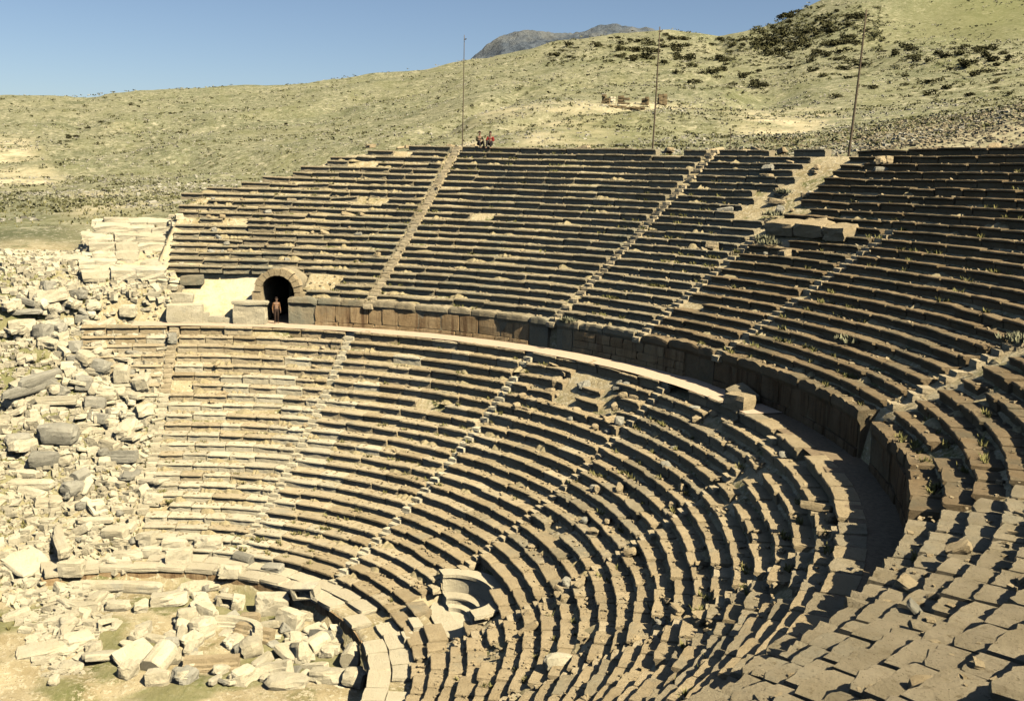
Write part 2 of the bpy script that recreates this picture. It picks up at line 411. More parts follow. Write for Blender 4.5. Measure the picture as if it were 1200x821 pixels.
def skip_low(k, th):
    if th > 165 and k < np.interp(th, [165, 172, 176], [13, 17, 21])+rng.uniform(-1, 1): return True
    if th > 163 and k < 3: return True
    if k <= 2: return 83 < th < 87.5                                                   # the box of honour
    if k <= 5 and abs(th-85.5) < 9.5: return True
    if k == 6 and abs(th-85.5) < 5.5: return True
    if 20 <= k <= 22 and 98 < th < 111 and rng.random() < .35: return True
    return False
def dmg_low(k, th):
    d = .05
    if 60 < th < 92 and k > 6: d = .14
    if th < 74: d = .2
    if 95 < th < 113 and k > 18: d = .5
    if th > 141 and k > 14: d = .15
    return d

cnt = 0
holes = []
def wedge(up, t0, t1, label, group):
    """one wedge of seats between two stairs; its blocks are parts of it"""
    global cnt
    rows = UPR if up else LOW; n = len(rows)
    tm = (t0+t1)/2
    ro, zo = rows[0]
    base = Vector(polar(ro, tm, zo))
    t = thing('seating_wedge', label, 'seating', base, group)
    drift = rng.normal(0, .02)
    for k in range(1, n+1):
        r, z = rows[k-1]
        tread = (rows[k][0]-r) if k < n else .75
        sy_ = (tread+.12)/.80
        riser = z-(rows[k-2][1] if k > 1 else (Z_WALK if up else 0))
        wob = rng.uniform(0, 6.28); amp = rng.uniform(.0, .07); wz = rng.uniform(0, 6.28)
        th = 90.85 if (up and abs(t1-89.7) < .05 and k > 15) else t1
        L0 = 1.9 if up else 1.6
        if tm < 62: L0 = 1.25
        if tm < 41 and up: L0 = 1.0
        while th > t0+.05:
            L = L0*rng.uniform(.72, 1.3)
            dth = math.degrees(L/r)
            rest = th-t0
            if rest-dth < math.degrees(.5/r): dth = rest; L = rest*math.pi/180*r
            c = th-dth/2; th -= dth
            if (skip_up if up else skip_low)(k, c): continue
            d = (dmg_up if up else dmg_low)(k, c)
            if up and abs(c-152.4) < 3.6 and k < 13: d = 0
            u = rng.random()
            if u < d*(.12 if tm > 41 else .16): holes.append((r, c, z)); continue
            dr = rng.normal(0, .022)+amp*math.sin(wob+c*.35); dz = rng.normal(0, .016)+amp*.5*math.sin(wz+c*.5); rot = [0, 0, R_(c-90)]
            if u < d:
                dr += rng.normal(-.02, .06); dz += rng.uniform(-.07, .02)
                rot = [rng.normal(0, .03), rng.normal(0, .03), R_(c-90)+rng.normal(0, .04)]
            kind = 'up' if up else 'low'
            if not up:                          # paler stone towards the left end and the lowest rows
                pp = float(np.interp(c, [88, 112, 130, 144], [.0, .35, .6, 1.0]))*float(np.interp(k, [1, 12, 17, 23], [1, 1, .75, .35]))
                g_ = pp+rng.normal(0, .17)
                kind = 'pale' if g_ > .78 else 'mid' if g_ > .38 else 'low'
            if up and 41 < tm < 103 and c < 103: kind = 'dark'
            if (tm < 41 and rng.random() < .45) or (not up and 62 < tm < 90 and k > 8 and rng.random() < .6): kind = 'rough'
            if tm < 41 and up and kind == 'up': kind = 'near'
            me = SV[kind][rng.integers(12)]
            x, y, zz = polar(r+dr, c, z+dz)
            o = obj('seat_block', me, t, (x-base.x, y-base.y, zz-base.z), rot, (L*rng.uniform(.97, .992), sy_*rng.uniform(.97, 1.04), 1.0 if riser < .5 else riser/.5))
            cnt += 1
    return t
GL, GU = 'wedges of seats below the walkway', 'wedges of seats above the walkway'
wedge(0, 165.5, 176, 'short broken seat rows beside the fallen stones, left of the leftmost lower stairway', GL)
wedge(0, 142.1, 163.9, 'lower seats right of the leftmost stairway, sunlit risers with only thin dark lines', GL)
wedge(0, 116.1, 140.9, 'lower seats below the orange stained wall, between the two long diagonal stairways', GL)
wedge(0, 94.6, 114.9, 'lower seats running down to the left side of the curved marble box of honour', GL)
wedge(0, 73.6, 93.4, 'lower seats right of and above the curved marble box of honour', GL)
wedge(0, 50.6, 72.4, 'battered lower seats at the tight bend inside the shadowed walkway', GL)
wedge(0, 27, 49.4, 'lower seats at the bottom edge, nearest to the viewer', GL)
wedge(1, 141.1, 166.5, 'upper seats above the vaulted entrance with broken stepped left edge', GU)
wedge(1, 115.7, 139.9, 'upper seats under the two seated people, above the orange stained wall', GU)
wedge(1, 103.1, 114.5, 'narrow upper seating wedge below the middle tall pole', GU)
wedge(1, 90.9, 101.9, 'upper seats with the long pale ledge, beside the collapsed strip', GU)
wedge(1, 65.1, 89.7, 'large dark upper seats above the high shadowed wall at right', GU)
wedge(1, 41, 62.0, 'upper seats curving down along the right edge beyond the dark walkway', GU)
wedge(1, 24.1, 40.2, 'pale jagged upper seats at bottom right, just past the end of the dark walkway', GU)
wedge(1, 9, 24.0, 'nearest upper seats of all, in the bottom right corner', GU)
print('seat blocks', cnt)

# ------------------------------------------------------------------ stairways
def rough_box(rs, sx, sy, sz, j=.04, seg=2, bottom=True):
    """box of size sx,sy,sz standing on z=0 with seg cuts and worn corners"""
    n = seg+1; V = []; idx = {}
    for a in range(n):
        for b in range(n):
            for c in range(n):
                if 0 < a < seg and 0 < b < seg and 0 < c < seg: continue
                e = (a in (0, seg))+(b in (0, seg))+(c in (0, seg))
                q = 1-(.05 if e == 3 else .018 if e == 2 else 0)*rs.uniform(.2, 2.2)
                v = [(a/seg-.5)*q, (b/seg-.5)*q, (c/seg-.5)*q]
                v = [v[0]*sx+rs.uniform(-j, j)*min(sx, 1), v[1]*sy+rs.uniform(-j, j)*min(sy, 1), v[2]*sz+rs.uniform(-j, j)*min(sz, 1)+sz/2]
                idx[a, b, c] = len(V); V.append(v)
    F = []
    for s in (0, seg):
        for a in range(seg):
            for b in range(seg):
                q = [(s, a, b), (s, a+1, b), (s, a+1, b+1), (s, a, b+1)]
                for perm in ((0, 1, 2), (1, 0, 2), (1, 2, 0)):
                    ids = []
                    for t in q:
                        if perm == (0, 1, 2): k = (t[0], t[1], t[2])
                        elif perm == (1, 0, 2): k = (t[1], t[0], t[2])
                        else: k = (t[1], t[2], t[0])
                        ids.append(idx[k])
                    flip = (s == 0) ^ (perm == (1, 0, 2))
                    F.append(tuple(ids[::-1] if flip else ids))
    return V, F
rs = random.Random(5)
STEP = {}
for nm, mat in (('low', M_MID), ('up', M_MID), ('pale', M_FRESH)):
    STEP[nm] = []
    for i in range(6):
        V, F = rough_box(rs, 1, .46, .30, .05, 2); STEP[nm].append(mesh('step', V, F, mat))
def stairway(up, th, w, label, k0=1, k1=None, miss=.06):
    rows = UPR if up else LOW; n = len(rows); k1 = k1 or n
    r0, z0 = rows[k0-1]; base = Vector(polar(r0, th, z0))
    t = thing('stairway', label, 'stairway', base, 'stairways between the seats')
    for k in range(k0, k1+1):
        r, z = rows[k-1]; rn = rows[k][0] if k < n else r+.7
        zp = rows[k-2][1] if k > 1 else z-.42
        for h in (0, 1):
            if rng.random() < miss: continue
            zz = zp+(z-zp)*(.5+.5*h)-.30-.02+rng.normal(0, .015)
            rad = r-.02+(rn-r)*(-.12+.5*h)+.23
            x, y, q = polar(rad+rng.normal(0, .02), th+rng.normal(0, .04), zz)
            kind = 'up' if up else ('pale' if th > 110 and (k < 17 or th < 150) else 'low')
            obj('step', STEP[kind][rng.integers(6)], t, (x-base.x, y-base.y, q-base.z), (rng.normal(0, .02), rng.normal(0, .02), R_(th-90)+rng.normal(0, .02)), (w*rng.uniform(.9, 1.05), 1, 1))
    return t
stairway(0, 164.7, .62, 'leftmost lower stairway with a round stone at its head', 5)
stairway(0, 141.5, .62, 'worn lower stairway rising towards the vaulted entrance', 2)
stairway(0, 115.5, .62, 'lower stairway rising diagonally to the broken gap in the wall')
stairway(0, 94.0, .6, 'lower stairway climbing just left of the curved marble box', 4)
stairway(0, 73.0, .7, 'broken lower stairway right of the curved marble box', 1, None, .25)
stairway(0, 50.0, .7, 'broken lower stairway in the bend near the bottom edge', 1, None, .3)
stairway(1, 140.5, .65, 'pale upper stairway left of the two seated people', 1)
stairway(1, 115.1, .6, 'upper stairway rising from the gap at the end of the orange wall')
stairway(1, 102.5, .6, 'upper stairway leading into the collapsed strip', 1, 13, .1)
stairway(1, 90.3, .6, 'upper stairway reaching the right end of the long pale ledge', 1, 15, .08)
stairway(1, 64.3, .7, 'notched upper stairway near the right edge above the dark wall', 2, None, .2)

# ------------------------------------------------------------------ walkway
def ring(name, r0, r1, t0, t1, z, mat, nt_=160, nr_=4, am=.03, seed=0):
    tt = np.radians(np.linspace(t0, t1, nt_)); q = np.linspace(r0, r1, nr_)
    T, Q = np.meshgrid(tt, q, indexing='ij'); X = Q*np.cos(T); Y = Q*np.sin(T)
    Zz = z+fbm(X/1.7+seed, Y/1.7, 3)*am
    V = np.stack([X, Y, Zz], -1).reshape(-1, 3); n = nr_
    F = [[a*n+b, a*n+b+1, (a+1)*n+b+1, (a+1)*n+b] for a in range(nt_-1) for b in range(n-1)]
    return npmesh(name, V, [f[::-1] for f in F] if False else F, mat, True)
wk = ring('walkway', LOW[-1][0]+.10, R_WALL+.6, 79, 170, LOW[-1][1]+.025, M_PATH, 220, 6, .03)
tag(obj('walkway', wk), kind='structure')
tag(obj('walkway', ring('walkway', LOW[-1][0]+.35, R_WALL+.6, 6, 79.3, Z_WALK, M_PATHSHADE)), kind='structure')

# ------------------------------------------------------------------ podium walls behind the walkway
WS = []; WSD = []
for i in range(8):
    V, F = rough_box(rs, 1, .5, 1, .025, 2); WS.append(mesh('wall_stone', V, F, M_WALL)); WSD.append(mesh('wall_stone', V, F, M_WALLSHADE))
def wall(t0, t1, rad, label, courses, grp='walls behind the walkway', Lm=1.35, zbase=None, cap=None):
    tm = (t0+t1)/2; zb = Z_WALK-.05 if zbase is None else zbase; base = Vector(polar(rad, tm, zb))
    t = thing('retaining_wall', label, 'wall', base, grp)
    z = zb
    for ci, h in enumerate(courses):
        th = t1
        while th > t0+.02:
            L = Lm*rng.uniform(.7, 1.35); d = math.degrees(L/rad); rest = th-t0
            if rest-d < math.degrees(.4/rad): d = rest; L = R_(rest)*rad
            c = th-d/2; th -= d
            x, y, q = polar(rad+.25+rng.normal(0, .018)-(.05 if ci == 0 else 0), c, z)
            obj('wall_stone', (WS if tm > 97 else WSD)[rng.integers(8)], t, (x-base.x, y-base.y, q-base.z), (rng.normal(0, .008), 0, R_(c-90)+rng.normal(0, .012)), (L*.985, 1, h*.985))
        z += h
    if cap:
        th = t1; SVs = SV['up']
    return t
hw = UPR[0][1]-.46-Z_WALK
RW = R_WALL+.09
wall(118.4, 147.6, RW, 'sunlit orange stained wall right of the vaulted entrance', (.36, hw-.36+.05))
wall(112.0, 118.3, RW+1.0, 'short recessed wall in the gap beside the pale upright block', (.5, hw-.45))
wall(95.4, 112.0, RW-.05, 'brown rubble faced wall in the middle with a bright right end', (.4, .45, hw-.85))
wall(91.0, 95.3, RW+.9, 'dark recess wall below the pale fallen slab', (.5, hw-.4))
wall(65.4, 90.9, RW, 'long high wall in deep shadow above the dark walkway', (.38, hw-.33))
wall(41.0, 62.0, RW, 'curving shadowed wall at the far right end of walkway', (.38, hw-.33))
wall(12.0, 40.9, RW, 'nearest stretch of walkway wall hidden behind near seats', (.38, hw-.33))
# orchestra parapet
t = None
def pit_wall():
    base = Vector((0, 12, Z_FLOOR))
    t = thing('orchestra_wall', 'low curved wall round the rubble filled orchestra with pale slabs on top', 'wall', base)
    th = 184
    while th > 24:
        L = 1.25*rng.uniform(.8, 1.25); d = math.degrees(L/12); c = th-d/2; th -= d
        if c > 172 and rng.random() < .4: continue
        x, y, q = polar(12.25, c, Z_FLOOR-.1)
        obj('wall_stone', WS[rng.integers(8)], t, (x-base.x, y-base.y, q-base.z), (0, 0, R_(c-90)), (L*.99, 1, 1.42))
    V, F = rough_box(rs, 1, .98, .24, .02, 2)
    caps = [mesh('coping_slab', *rough_box(rs, 1, .98, .24, .02, 2), M_MARBLE) for i in range(5)]
    for rad, off in ((12.40, 0), (13.36, .5)):
        th = 183+off
        while th > 24:
            L = 1.3*rng.uniform(.8, 1.3); d = math.degrees(L/rad); c = th-d/2; th -= d
            if (c > 168 and rng.random() < .5) or rng.random() < .07: continue
            x, y, q = polar(rad, c, -.23+rng.normal(0, .03)+(.015 if off else 0))
            obj('coping_slab', caps[rng.integers(5)], t, (x-base.x, y-base.y, q-base.z), (rng.normal(0, .02), rng.normal(0, .02), R_(c-90)+rng.normal(0, .015)), (L*.975, rng.uniform(.9, 1), 1))
pit_wall()

# ------------------------------------------------------------------ box of honour (semicircular marble exedra in the lowest rows)
def exedra():
    th0 = 85.3; rc = S*13.45; zr = 1.82; ctr = Vector(polar(rc, th0, 0))
    t = thing('honour_box', 'semicircular pale marble box with curved benches set into the lowest seat rows', 'exedra', ctr)
    t.rotation_euler = (0, 0, R_(th0-90))          # local y points outward, x along the rows
    a, b = 2.12, 1.72                              # inner half width, depth
    def shell(ai, bi, ao, bo, z0, z1, n=26, drop=0.0):
        V = []; F = []
        for i in range(n+1):
            g = math.pi*i/n
            for (aa, bb, z) in ((ai, bi, z0), (ai, bi, z1), (ao, bo, z1), (ao, bo, z0)):
                V.append((aa*math.cos(g), bb*math.sin(g), z))
        for i in range(n):
            for p in range(4):
                q = (p+1) % 4; F.append((i*4+p, i*4+q, (i+1)*4+q, (i+1)*4+p))
        F += [(3, 2, 1, 0), (n*4, n*4+1, n*4+2, n*4+3)]
        return V, F
    zf = .45
    V, F = shell(a, b, a+.38, b+.38, -.2, zr-.14); obj('back_wall', mesh('back_wall', V, F, M_MARBLE), t)
    V, F = shell(a-.07, b-.07, a+.66, b+.75, zr-.14, zr+.02); obj('rim_slab', mesh('rim_slab', V, F, M_MARBLE), t)
    V, F = shell(a-.62, b-.62, a+.02, b+.02, zf-.1, zf+.42); obj('bench', mesh('bench', V, F, M_MARBLE), t)
    V, F = shell(a-.66, b-.66, a+.02, b+.02, zf+.42, zf+.50); obj('bench_seat', mesh('bench_seat', V, F, M_MARBLE), t)
    V, F = shell(a-1.05, b-1.05, a-.6, b-.6, zf-.1, zf+.2); obj('footstep', mesh('footstep', V, F, M_MARBLE), t)
    # floor and front block down to the orchestra rim
    n = 24; V = []; F = []
    for z in (-.3, zf): V += [(0, 0, z)]+[((a+.34)*math.cos(math.pi*i/n), -.95*math.sin(math.pi*i/n), z) for i in range(n+1)]
    m_ = n+2
    F = [(m_, m_+i+1, m_+i) for i in range(1, n+1)]+[(i, i+1, m_+i+1, m_+i) for i in range(1, n+1)]
    obj('front_platform', mesh('front_platform', V, F, M_MARBLE), t)
    V = [(0, 0, zf+.004)]+[((a+.05)*math.cos(math.pi*i/n), (b+.05)*math.sin(math.pi*i/n), zf+.004) for i in range(n+1)]
    obj('floor_slab', mesh('floor_slab', V, [(0, i, i+1) for i in range(1, n+1)], M_MARBLE), t)
    for q, (x0, y0, L) in enumerate(((-.2, -1.75, 1.1), (.5, -2.3, .8))):
        V, F = rough_box(rs, L, .5, .3, .03, 2)
        obj('threshold_step', mesh('threshold_step', [(x+x0, y+y0, z+.25-.2*q) for x, y, z in V], F, M_MARBLE), t)
exedra()

# ------------------------------------------------------------------ vaulted entrance
TA = 152.4
def entrance():
    base = Vector(polar(R_WALL+.3, TA, Z_WALK))
    t = thing('vaulted_entrance', 'dark round arched entrance in the seating at the left end of the walkway', 'entrance', base)
    t.rotation_euler = (0, 0, R_(TA-90))
    hw_, sp_ = 1.12, 2.15
    Vs = lambda ri, ro, g0, g1, y0, y1: [(r_*math.cos(g), y, sp_+r_*math.sin(g)) for y in (y0, y1) for (r_, g) in ((ri, g0), (ro, g0), (ro, g1), (ri, g1))]
    BF = [(0, 1, 2, 3), (7, 6, 5, 4), (0, 4, 5, 1), (1, 5, 6, 2), (2, 6, 7, 3), (3, 7, 4, 0)]
    n = 11
    for i in range(n):
        g0 = math.pi*i/n+.012; g1 = math.pi*(i+1)/n-.012
        j = rng.uniform(-.04, .04); ro = hw_+.46+rng.uniform(-.05, .07)
        obj('voussoir', mesh('voussoir', Vs(hw_, ro, g0, g1, -.12+j, .6), BF, M_SEAT), t)
    for sx in (-1, 1):
        z = 0
        for h in (.75, .7, .7):
            V, F = rough_box(rs, .62, .7, h*.985, .015, 2)
            obj('jamb_stone', mesh('jamb_stone', [(x+sx*(hw_+.31), y+.25, zz+z) for x, y, zz in V], F, M_SEAT), t); z += h
    # tunnel lining: walls and barrel vault running back under the seats, closed at the end
    V = []; F = []; m_ = 16
    pr = [(hw_+.02, 0), (hw_+.02, sp_)]+[((hw_+.02)*math.cos(math.pi*i/m_), sp_+(hw_+.02)*math.sin(math.pi*i/m_)) for i in range(1, m_)]+[(-hw_-.02, sp_), (-hw_-.02, 0)]
    pr2 = [(x*1.22, (z+.30 if z > sp_ else z)) for x, z in pr]
    for y in (.55, 8.0):
        V += [(x, y, z) for x, z in pr]+[(x, y, z) for x, z in pr2]
    n = len(pr)
    for i in range(n-1):
        F.append((i, i+1, 2*n+i+1, 2*n+i)); F.append((n+i, 3*n+i, 3*n+i+1, n+i+1)); F.append((i, n+i, n+i+1, i+1))
    F.append(tuple(2*n+i for i in range(n)))
    obj('vault', mesh('vault', V, F, M_SEATUP), t)
    V, F = rough_box(rs, 2.3, 8.6, .1, .0, 1); obj('passage_floor', mesh('passage_floor', [(x, y+3.6, z-.09) for x, y, z in V], F, M_PATH), t)
    return t
entrance()
# bare mortar flank left of the arch, and the parapet blocks before it
def flank():
    nt_, nr_ = 30, 12; V = []
    for a in range(nt_):
        th = 154.8+(165.4-154.8)*a/(nt_-1)
        for b in range(nr_):
            q = b/(nr_-1); r_ = R_WALL+.55+q*3.0
            top = Z_WALK+.5+2.2*(1-.45*a/(nt_-1)) if False else None
            h = Z_WALK+.15+(1.55+.75*(1-a/(nt_-1)))*(q**.6)+.55*q
            x, y, z = polar(r_, th, h); z += .22*float(fbm(x/1.1, y/1.1, 4)); V.append((x, y, z))
    n = nr_; F = [[a*n+b, a*n+b+1, (a+1)*n+b+1, (a+1)*n+b] for a in range(nt_-1) for b in range(n-1)]
    n0 = len(V); V += [(v[0], v[1], Z_WALK-.3) for v in V[::nr_]]
    F += [[a*n, (a+1)*n, n0+a+1, n0+a] for a in range(nt_-1)]
    o = obj('mortar_bank', npmesh('mortar_bank', V, F, M_FRESH, True))
    tag(o, 'smooth pale mortar slope left of the vaulted entrance', 'bank', kind='thing')
flank()
def block_at(name, sx, sy, sz, th, rad, z, mat, label, cat='block', rot=0, tilt=(0, 0), j=.03, seg=3, group=None):
    V, F = rough_box(rs, sx, sy, sz, j, seg)
    o = obj(name, mesh(name, V, F, mat), None, polar(rad, th, z), (tilt[0], tilt[1], R_(th-90)+rot)); return tag(o, label, cat, group)
pl = thing('parapet', 'square pale pedestal with a flat cap, just left of the arch', 'parapet', polar(R_WALL-.25, 155.6, Z_WALK)); pl.rotation_euler = (0, 0, R_(155.6-90))
V, F = rough_box(rs, 2.1, .9, 1.35, .05, 3); obj('pedestal', mesh('pedestal', V, F, M_MARBLE), pl)
V, F = rough_box(rs, 2.35, 1.1, .24, .02, 2); obj('cap_slab', mesh('cap_slab', V, F, M_FRESH), pl, (0, 0, 1.34))
wl = thing('low_wall', 'low row of pale blocks along the walkway left of the pedestal', 'wall', polar(R_WALL-.2, 159.4, Z_WALK))
bb = Vector(polar(R_WALL-.2, 159.4, Z_WALK))
for i, (th, L, h) in enumerate(((157.9, 1.2, .42), (159.9, 1.1, .5), (161.8, 1.0, .72))):
    V, F = rough_box(rs, L, .6, h, .02, 2); p = Vector(polar(R_WALL-.1, th, Z_WALK))-bb
    obj('wall_block', mesh('wall_block', V, F, M_FRESH), wl, p, (0, 0, R_(th-90)))
block_at('squared_block', 2.3, 1.2, 1.3, 163.8, R_WALL+.0, Z_WALK-.05, M_FRESH, 'large pale squared block ending the low wall at left, dark on one side')
block_at('squared_block', 1.5, 1.0, .7, 164.5, R_WALL+1.2, Z_WALK+1.15, M_FRESH, 'pale block lying on the big squared block behind it', tilt=(.05, .04))
block_at('squared_block', 1.3, .9, .6, 165.9, R_WALL+2.0, Z_WALK+1.75, M_SEATUP, 'grey block with dark cavity under it below the left end of upper seats', tilt=(-.06, .08))
block_at('squared_block', 1.5, .9, .6, 163.6, R_WALL+2.6, Z_WALK+2.3, M_SEATUP, 'grey block topmost of the little stack at the corner of the upper seats', tilt=(.03, -.05))
block_at('squared_block', 1.2, 1.1, .95, 110.6, RW+.1, Z_WALK+.0, M_FRESH, 'pale upright pier standing at the left end of the brown wall', rot=.1) if False else None
block_at('upright_block', .75, .9, 1.35, 112.9, RW+.45, Z_WALK-.02, M_SEAT, 'pale upright block standing at the left end of the brown wall', rot=.04)
block_at('fallen_slab', 2.6, 1.2, .4, 91.7, RW+.6, Z_WALK+hw-.1, M_SEATUP, 'broad pale slab leaning out over the dark recess in the wall', tilt=(-.22, .12))
block_at('fallen_slab', 1.7, 1.0, .5, 84.2, RW-.55, Z_WALK+.0, M_SEATUP, 'tilted slab leaning at the foot of the dark wall', tilt=(.3, .2))
block_at('fallen_block', 1.15, .9, .7, 81.4, LOW[-1][0]+.4, Z_WALK, M_SEAT, 'pale block standing on the outer edge of the walkway at its bend', rot=.4)
# bright terrace of worn courses left of the upper seats
tr = thing('stone_terrace', 'bright worn stone terrace in low courses left of the upper seats', 'terrace', polar(40, 171, 13.5)); tb_ = Vector(polar(40, 171, 13.5))
TV = [mesh('terrace_block', *rough_box(rs, 1, 2.3, .7, .05, 3), M_FRESH) for i in range(6)]
for i in range(8):
    r_ = 33.6+1.75*i; th = 167.0+rng.uniform(-.4, .3)
    while th < 175.4-.25*abs(i-3):
        L = rng.uniform(1.3, 2.6); d = math.degrees(L/r_); c = th+d/2; th += d
        if rng.random() < .08: continue
        x, y, z = polar(r_+rng.normal(0, .08), c, 0); z = float(H(np.array([x]), np.array([y]))[0])-.42+rng.normal(0, .05)
        obj('terrace_block', TV[rng.integers(6)], tr, Vector((x, y, z))-tb_, (rng.normal(.05, .03), rng.normal(0, .03), R_(c-90)+rng.normal(0, .03)), (L*.99, 1, 1))
# long pale ledge (raised row) in the collapsed zone
for q, (ta, tb, zz) in enumerate(((93.2, 95.4, .22), (95.5, 98.6, .30), (98.7, 101.7, .26))):
    r_, z_ = UPR[13]
    block_at('ledge_block', R_(tb-ta)*r_, 1.3, .75, (ta+tb)/2, r_+.50, z_-.42+zz, M_SEAT, ('pale ledge block at the right end of the raised row', 'middle block of the raised pale ledge', 'pale ledge block beside the collapsed strip')[q], j=.05, tilt=(.20, 0), group='blocks of the raised ledge')
exec_round = None
V, F = rough_box(rs, .6, .6, .6, .12, 3)
tag(obj('round_stone', mesh('round_stone', [(x*(1-.35*abs(z-.3)), y*(1-.35*abs(z-.3)), z) for x, y, z in V], F, M_GREY), None, polar(LOW[21][0]-.1, 164.7, LOW[20][1]+.1)), 'rounded grey stone at the head of the leftmost lower stairway', 'stone')

# ------------------------------------------------------------------ fallen stones
def shape(kind, w, d, h, sd_):
    r = random.Random(sd_)
    if kind in ('block', 'beam', 'slab'):
        V, F = rough_box(r, w, d, h, .04 if kind == 'block' else .03, 4)
        rd_ = r.uniform(.03, .12); W2 = []
        for x, y, z in V:
            e = sorted((abs(2*x/w), abs(2*y/d), abs(2*z/h-1)))[1]; f = 1-rd_*max(0, e-.55)*2
            W2.append((x*f, y*f, (z-h/2)*f+h/2))
        V = W2
        ch = r.choice((0, 0, 1, 2))
        if ch:                                          # a broken corner
            cx, cyy = r.choice((-1, 1)), r.choice((-1, 1))
            V = [(x-cx*max(0, (cx*x/w+cyy*y/d+z/h*.6-1.0))*w*.5, y-cyy*max(0, (cx*x/w+cyy*y/d+z/h*.6-1.0))*d*.5, z-max(0, (cx*x/w+cyy*y/d+z/h*.6-1.0))*h*.5) for x, y, z in V]
        return V, F
    if kind == 'drum':
        n = 16; V = []; F = []
        for k, (x, s) in enumerate(((-.5, .93), (-.46, 1), (-.15, 1.01), (.15, .99), (.46, 1), (.5, .9))):
            for i in range(n):
                g = 2*math.pi*i/n; q = s*(1+r.uniform(-.03, .03))*(.96 if i % 2 else 1)
                V.append((x*w, q*d/2*math.cos(g), h/2+q*h/2*math.sin(g)))
        for k in range(5):
            for i in range(n):
                j = (i+1) % n; F.append((k*n+i, (k+1)*n+i, (k+1)*n+j, k*n+j))
        F.append(tuple(range(n))); F.append(tuple(5*n+i for i in range(n-1, -1, -1)))
        return V, F
    if kind == 'boulder':
        V, F = rough_box(r, 1, 1, 1, .05, 4); out = []
        for x, y, z in V:
            v = Vector((x, y, z-.5)); L = v.length; u = v/L
            q = .5*(.55+.45*max(abs(u.x), abs(u.y), abs(u.z))**-1*.8)
            nn = 1+.22*float(fbm(u.x*1.7+sd_, u.y*1.7+u.z*1.3, 3))
            u = u*q*nn*1.15; out.append((u.x*w, u.y*d, max(-.5, u.z)*h+h/2))
        return out, F
    if kind in ('cornice', 'arch'):
        prof = [(-.5, 0), (-.5, .35), (-.36, .42), (-.36, .6), (-.15, .66), (-.12, 1), (.5, 1), (.5, 0)]
        n = len(prof); st = 12 if kind == 'arch' else 7; V = []; F = []
        for s in range(st):
            q = s/(st-1)
            if kind == 'arch':
                g = R_(150-115*q)
                for (y, z) in prof:
                    rad = w*.62+y*d; V.append((rad*math.cos(g), rad*math.sin(g)-w*.3, z*h+r.uniform(-.015, .015)))
            else:
                jag = (r.uniform(-.1, .1) if s in (0, st-1) else 0)
                for (y, z) in prof: V.append(((q-.5)*w+jag, y*d+r.uniform(-.02, .02), z*h+r.uniform(-.02, .02)))
        for s in range(st-1):
            for p in range(n):
                q = (p+1) % n; F.append((s*n+p, s*n+q, (s+1)*n+q, (s+1)*n+p))
        F.append(tuple(range(n-1, -1, -1))); F.append(tuple((st-1)*n+p for p in range(n)))
        if kind == 'arch': F = [f[::-1] for f in F]
        return V, F
    if kind == 'hollow':
        V = [(x*w/2, y*d/2, z*h) for z in (0, 1) for x, y in ((-1, -1), (1, -1), (1, 1), (-1, 1))]
        a = .62
        V += [(x*w/2*a, -d/2*(1 if k == 0 else .1), h*(.5+z*.5*a)) for k in (0, 1) for x, z in ((-1, -1), (1, -1), (1, 1), (-1, 1))]
        F = [(3, 2, 1, 0), (4, 5, 6, 7), (1, 2, 6, 5), (2, 3, 7, 6), (3, 0, 4, 7), (0, 1, 9, 8), (1, 5, 10, 9), (5, 4, 11, 10), (4, 0, 8, 11), (8, 9, 13, 12), (9, 10, 14, 13), (10, 11, 15, 14), (11, 8, 12, 15), (12, 13, 14, 15)]
        V = [(x+r.uniform(-.03, .03), y+r.uniform(-.03, .03), z+r.uniform(-.02, .02)) for x, y, z in V]
        return V, F
MS = {'w': M_FRESH, 'g': M_GREY, 's': M_SEAT}
